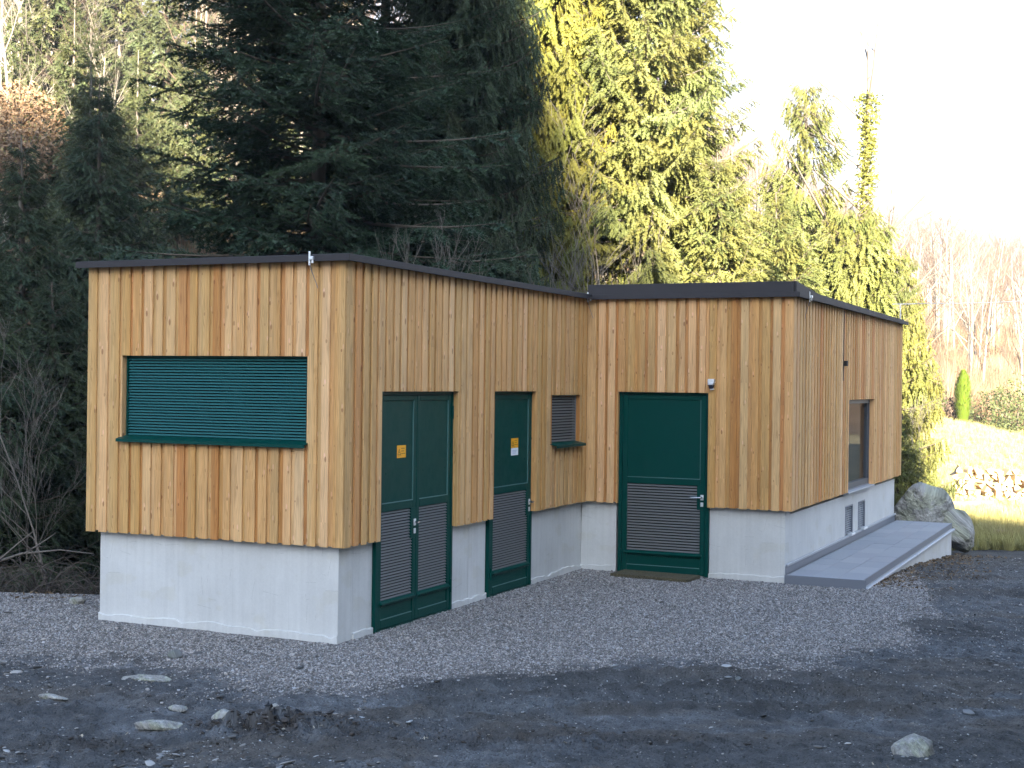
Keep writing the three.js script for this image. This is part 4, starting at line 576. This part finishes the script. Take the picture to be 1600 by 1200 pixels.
stone('stone', 'small white stone at the bramble edge', -4.35, 14.15, rock(807, 2, 0.09, 0.05, 0.06, 0.4, 5), paleStone, 0.03, 1.0);
stone('stone', 'long flat pale stone left of the flat slab', -3.2, 9.9, rock(808, 4, 0.12, 0.026, 0.07, 0.8, 8), paleStone, 0.008, 0.1);
stone('stone', 'thin flat pale stone between slab and gravel', -2.3, 9.75, rock(809, 4, 0.085, 0.024, 0.05, 0.8, 8), paleStone, 0.008, -0.2);
stone('stone', 'flat bluish stone at the gravel edge', -2.75, 10.72, rock(810, 4, 0.2, 0.03, 0.1, 0.7, 8), paleStone, 0.004, 0.3);
stone('stone', 'pale pebble above the upright stone', -1.62, 9.75, rock(811, 2, 0.035, 0.03, 0.03, 0.4, 4), paleStone, 0.02, 0.3);
stone('stone', 'small dark stone lying in the middle of the yard', 1.81, 11.05, rock(812, 2, 0.03, 0.02, 0.025, 0.4, 5), darkStone, 0.012, 0.3);
const inHouse = (x, z) => (x > -W + 0.04 && x < -0.06 && z < -0.04) || (x > -0.1 && x < 3.4 && z < -D - 0.06);
{
  const peb = rock(820, 0, 1, 0.62, 0.8, 0.7, 3); const N = 210000, m = instanced('gravel', peb, std({ color: 0xffffff, roughness: 0.85 }), N, scene); tag(m, 'fine grey crushed gravel around the building', 'gravel', undefined, 'stuff'); setSeed(821); let i = 0, guard = 0;
  while (i < N && guard++ < 1400000) { const s = R(-8, 6), d = R(10, 19), x = wx(s, d), z = wz(s, d); if (inHouse(x, z) || rnd() > gravelness(s, d) * 0.97 + 0.03 || d > 14.9 + (s + 4) * -0.1 && s < -3.7) continue; const k = R(0.005, 0.0108) * (rnd() < 0.02 ? 1.9 : 1); E1.set(R(-0.6, 0.6), rnd() * 6.28, R(-0.6, 0.6)); Q1.setFromEuler(E1); M4.compose(V(x, yardH(s, d) + k * 0.3, z), Q1, V(k * R(0.8, 1.5), k, k)); m.setMatrixAt(i, M4); const f = 0.085 + 0.34 * Math.pow(rnd(), 1.7), h = R(-0.03, 0.1); m.setColorAt(i, col.setRGB(f * (1.0 + h), f * 0.985, f * (1.0 - h))); i++; } m.count = i;
  const st = rock(822, 1, 1, 0.5, 0.75, 0.6, 5), n2 = 70000, q = instanced('loose_stones', st, std({ color: 0xffffff, roughness: 0.85 }), n2, scene); q.name = 'rubble'; tag(q, 'loose stone chips scattered over the muddy yard', 'rubble', undefined, 'stuff'); setSeed(823); i = 0; guard = 0;
  while (i < n2 && guard++ < 1500000) { const s = R(-6, 8), d = R(6.8, 22), x = wx(s, d), z = wz(s, d); if (inHouse(x, z) || (s < -3.8 && d > 14.6)) continue; const left = 1 - sstep(s, -2.2, 0.2), cl = sstep(fbm(s * 1.2, d * 1.8, 3, 180), 0.42, 0.6); if (rnd() > (gravelness(s, d) > 0.5 ? 0.12 : 0.12 + 0.5 * left * cl + 0.25 * cl + (s > 3.8 && d > 11 ? 0.3 : 0))) continue; const big = rnd(), k = (big < 0.002 + 0.035 * left * cl ? R(0.016, 0.042) : big < 0.06 + 0.12 * left ? R(0.008, 0.017) : R(0.003, 0.0075)); E1.set(R(-0.25, 0.25), rnd() * 6.28, R(-0.25, 0.25)); Q1.setFromEuler(E1); M4.compose(V(x, yardH(s, d) + k * 0.12, z), Q1, V(k * R(0.9, 1.7), k * R(0.35, 0.9), k)); q.setMatrixAt(i, M4); const f = 0.04 + 0.36 * Math.pow(rnd(), 3.2), h = R(-0.05, 0.09); q.setColorAt(i, col.setRGB(f * (1 + h), f, f * (1 - h))); i++; } q.count = i;
  const cg = rock(826, 2, 1, 0.6, 0.8, 1.5, 9), nc = 900, cm = instanced('mud_clods', cg, std({ color: lin(0.042, 0.036, 0.033), roughness: 0.95 }), nc, scene); cm.name = 'mud'; tag(cm, 'dark brown clods of churned mud in the foreground', 'mud', undefined, 'stuff'); setSeed(827);
  for (i = 0; i < nc; i++) { const a = rnd() * 6.28, r = Math.sqrt(-2 * Math.log(1 - rnd() * 0.98)), w = i % 10, s = w < 6 ? -1.5 + 0.3 * r * Math.cos(a) : w < 8 ? 0.3 + 0.9 * r * Math.cos(a) : -2.6 + 0.4 * r * Math.cos(a), d = (w < 6 ? 9.2 : w < 8 ? 9.0 : 8.7) + 0.12 * r * Math.sin(a), k = (0.005 + 0.027 * Math.pow(rnd(), 3)) * (w < 6 ? 1 : 0.7); E1.set(R(-0.5, 0.5), rnd() * 6, R(-0.5, 0.5)); Q1.setFromEuler(E1); M4.compose(V(wx(s, d), yardH(s, d) + k * 0.15, wz(s, d)), Q1, V(k * R(0.8, 1.6), k * R(0.5, 1), k)); cm.setMatrixAt(i, M4); const f = R(0.6, 1.5); cm.setColorAt(i, col.setRGB(f, f, f)); }
  // dead leaves and chips along the platform, and bits of straw over the yard
  const lf = new Blades(); setSeed(824); lf.p.push(-0.5, 0, -0.3, 0.5, 0.12, -0.15, 0.4, 0.05, 0.35, -0.5, 0, -0.3, 0.4, 0.05, 0.35, -0.3, 0.16, 0.3); const lg = lf.build(), n3 = 2600, l = instanced('leaf_litter', lg, std({ color: 0xffffff, roughness: 0.9, side: THREE.DoubleSide }), n3, scene); tag(l, 'brown dead leaves and bits of bark on the ground beside the platform', 'leaves', undefined, 'stuff');
  for (i = 0; i < n3; i++) { let s, d, k; if (i < 1500) { const z = R(-13.4, -6), x = 3.42 + Math.pow(rnd(), 2) * 0.8 * (0.4 + noise(z * 2, 3)); s = toS(x, z); d = toD(x, z); k = R(0.025, 0.06); } else if (i < 2000) { s = R(-7.5, -3.9); d = R(14.4, 17); k = R(0.04, 0.09); } else { s = R(-4, 5.5); d = R(8, 15); k = R(0.008, 0.03); if (inHouse(wx(s, d), wz(s, d))) d = 9; } E1.set(R(-0.7, 0.7), rnd() * 6.28, R(-0.7, 0.7)); Q1.setFromEuler(E1); M4.compose(V(wx(s, d), yardH(s, d) + 0.008, wz(s, d)), Q1, V(k, k, k * R(0.3, 0.9))); l.setMatrixAt(i, M4); const f = R(0.4, 1.3); l.setColorAt(i, i < 2000 ? col.setRGB(0.17 * f, 0.115 * f, 0.065 * f) : col.setRGB(0.28 * f, 0.25 * f, 0.2 * f)); }
}
{ // brambles in the ditch
  const tw = new Tubes(); setSeed(830); for (let i = 0; i < 9; i++) { const a = rnd() * 6.28, L = R(0.5, 1.4), h = R(0.15, 0.7), pts = [], rad = []; for (let k = 0; k <= 5; k++) { const t = k / 5; pts.push(V(Math.cos(a) * L * t + R(-0.04, 0.04), h * Math.sin(t * 2.6) + R(-0.03, 0.03), Math.sin(a) * L * t + R(-0.04, 0.04))); rad.push(mix(0.006, 0.002, t)); } tw.path(pts, rad, 3); }
  const b = instanced('undergrowth', tw.build(), std({ color: lin(0.085, 0.07, 0.058), roughness: 0.9 }), 520, scene); tag(b, 'tangle of dead brambles and twigs in the ditch beside the gable', 'brambles', undefined, 'stuff');
  for (let i = 0; i < 520; i++) { const s = R(-9, -4.05), d = R(14.9, 21) + (s > -4.5 ? 0.2 : 0), x = wx(s, d), z = wz(s, d); E1.set(R(-0.3, 0.3), rnd() * 6.28, R(-0.3, 0.3)); Q1.setFromEuler(E1); const k = x > -W - 1 && z < 0 ? 0.45 : R(0.5, 1.1); M4.compose(V(Math.min(x, -W - 0.35), yardH(s, d) - 0.03, z), Q1, V(k, k, k)); b.setMatrixAt(i, M4); const f = R(0.5, 1.6); b.setColorAt(i, col.setRGB(f, f * 0.97, f * 0.95)); }
  const f = thing('fallen_branch', 'grey forked branch arching out of the brambles', 'branch', wx(-5.55, 14.9), 0, wz(-5.55, 14.9), YAW); const t = new Tubes();
  t.path([V(-0.4, 0.0, 0), V(-0.05, 0.26, 0), V(0.35, 0.4, -0.05), V(0.75, 0.44, -0.1), V(1.1, 0.4, -0.12)], [0.022, 0.018, 0.013, 0.008, 0.004], 6); t.path([V(0.1, 0.31, 0), V(0.35, 0.52, 0.05), V(0.55, 0.68, 0.06)], [0.011, 0.008, 0.004], 5); t.path([V(0.4, 0.41, -0.05), V(0.62, 0.56, -0.1), V(0.7, 0.62, -0.1)], [0.009, 0.006, 0.003], 5); part('branch', t.build(), barkGrey, f);
}
{ // logs, split wood and dry tussocks in the sun
  const end = std({ color: lin(0.42, 0.33, 0.2), roughness: 0.85 }), logBark = std({ color: lin(0.24, 0.17, 0.11), roughness: 0.9 });
  const log = (label, u, d, L, r, turn) => { const s = at(u, d), g = thing('log', label, 'log', wx(s, d), landH(s, d) + r * 0.8, wz(s, d), YAW + turn); const t = new Tubes(), pts = [], rad = []; for (let k = 0; k <= 6; k++) { pts.push(V((k / 6 - 0.5) * L, R(-0.02, 0.02), R(-0.02, 0.02))); rad.push(r * R(0.93, 1.05)); } part('bark', t.path(pts, rad, 9).build(), logBark, g); for (const e of [-1, 1]) { const c = new THREE.CylinderGeometry(r * 0.98, r * 0.98, 0.012, 12); c.rotateZ(H90); part('cut_end', c, end, g, e * L / 2, 0, 0); } return g; };
  setSeed(840); log('thick log lying beyond the boulder in the sun', 1492, 31, 0.7, 0.1, 0.15); log('long log lying at the picture edge on dry grass', 1598, 26.5, 1.0, 0.13, 0.05); log('log lying above the thick log', 1510, 33.5, 1.3, 0.09, -0.1); log('log behind the split wood', 1550, 36, 1.9, 0.1, 0.06);
  const sp = [0, 1, 2].map((k) => { const sh = new THREE.Shape(); sh.moveTo(0, 0); sh.lineTo(0.14 + 0.03 * k, 0.01); sh.absarc(0, 0, 0.15, 0.05, 1.4 - 0.2 * k, false); const e = new THREE.ExtrudeGeometry(sh, { depth: 0.34, bevelEnabled: true, bevelSize: 0.006, bevelThickness: 0.006, bevelSegments: 1, curveSegments: 4 }); e.translate(-0.06, -0.06, -0.17); return e; });
  const spl = [std({ color: lin(0.5, 0.42, 0.28), roughness: 0.85 }), std({ color: lin(0.42, 0.3, 0.18), roughness: 0.85 }), logBark];
  for (let i = 0; i < 58; i++) { const row = Math.floor(i / 10), u = 1496 + (i % 10) * 11.5 + (row % 2) * 5 + R(-3, 3), d = 35 + R(-0.12, 0.12), s = at(u, d), m = new THREE.Mesh(sp[i % 3], spl[rnd() < 0.6 ? 0 : rnd() < 0.7 ? 1 : 2]); m.name = numbered('firewood'); m.position.set(wx(s, d), landH(s, d) + 0.07 + row * 0.135 + R(-0.02, 0.02), wz(s, d)); m.rotation.set(R(-0.12, 0.12), YAW + R(-0.2, 0.2), R(-3, 3), 'YXZ'); tag(m, 'split piece of pale firewood in the sunlit heap beyond the yard', 'firewood', 'split firewood in the heap'); scene.add(m); }
  const bl = new Blades(); setSeed(842); for (let i = 0; i < 420; i++) { const a = rnd() * 6.28, e = R(0.25, 1.4), r = R(0, 0.2); bl.needle(Math.cos(a) * r, 0, Math.sin(a) * r, Math.cos(a) * Math.cos(e), Math.sin(e), Math.sin(a) * Math.cos(e), Math.sin(a) * 0.006, 0, -Math.cos(a) * 0.006, R(0.2, 0.5)); } const tuft = bl.build(), straw = std({ color: lin(0.36, 0.29, 0.13), roughness: 0.9, side: THREE.DoubleSide });
  [[1532, 26.2, 'by the boulder'], [1556, 27, 'behind the first'], [1577, 26, 'beside the long log'], [1520, 28, 'under the thick log'], [1600, 27.6, 'at the picture edge']].forEach(([u, d, w], i) => { const s = at(u, d), m = new THREE.Mesh(tuft, straw); m.name = numbered('grass_tussock'); m.position.set(wx(s, d), landH(s, d) - 0.02, wz(s, d)); m.rotation.y = i; m.scale.setScalar(0.8 + 0.2 * (i % 3)); tag(m, 'dry yellow grass tussock ' + w, 'grass'); scene.add(m); });
  const c = thing('overhead_cable', 'thin cable running over the meadow from the roof mast', 'cable'), a = V(WB + 0.2, YT + 0.325, -13.11), e = V(wx(19, 44), 5.6, wz(19, 44)), pts = []; for (let k = 0; k <= 16; k++) { const q = a.clone().lerp(e, k / 16); q.y -= 0.18 * Math.sin(Math.PI * k / 16); pts.push(q); } part('cable', new Tubes().path(pts, pts.map(() => 0.008), 5).build(), zincDark, c);
  const pole = thing('leaning_pole', 'thin pole leaning over the bank beside the young spruce', 'pole'); const s0 = at(1418, 27), s1 = at(1446, 25.6); part('pole', new Tubes().path([V(wx(s0, 27), landH(s0, 27) + 1.55, wz(s0, 27)), V(wx(s1, 25.6), landH(s1, 25.6) + 0.1, wz(s1, 25.6))], [0.014, 0.018], 6).build(), twigBrown, pole);
}
scene.traverse((o) => { if (o.isMesh) { o.castShadow = true; o.receiveShadow = true; } });
scene.fog = new THREE.FogExp2(0xe2e9f4, 0.0005); // thin valley haze
renderer.setSize(1024, 768);
renderer.render(scene, camera);
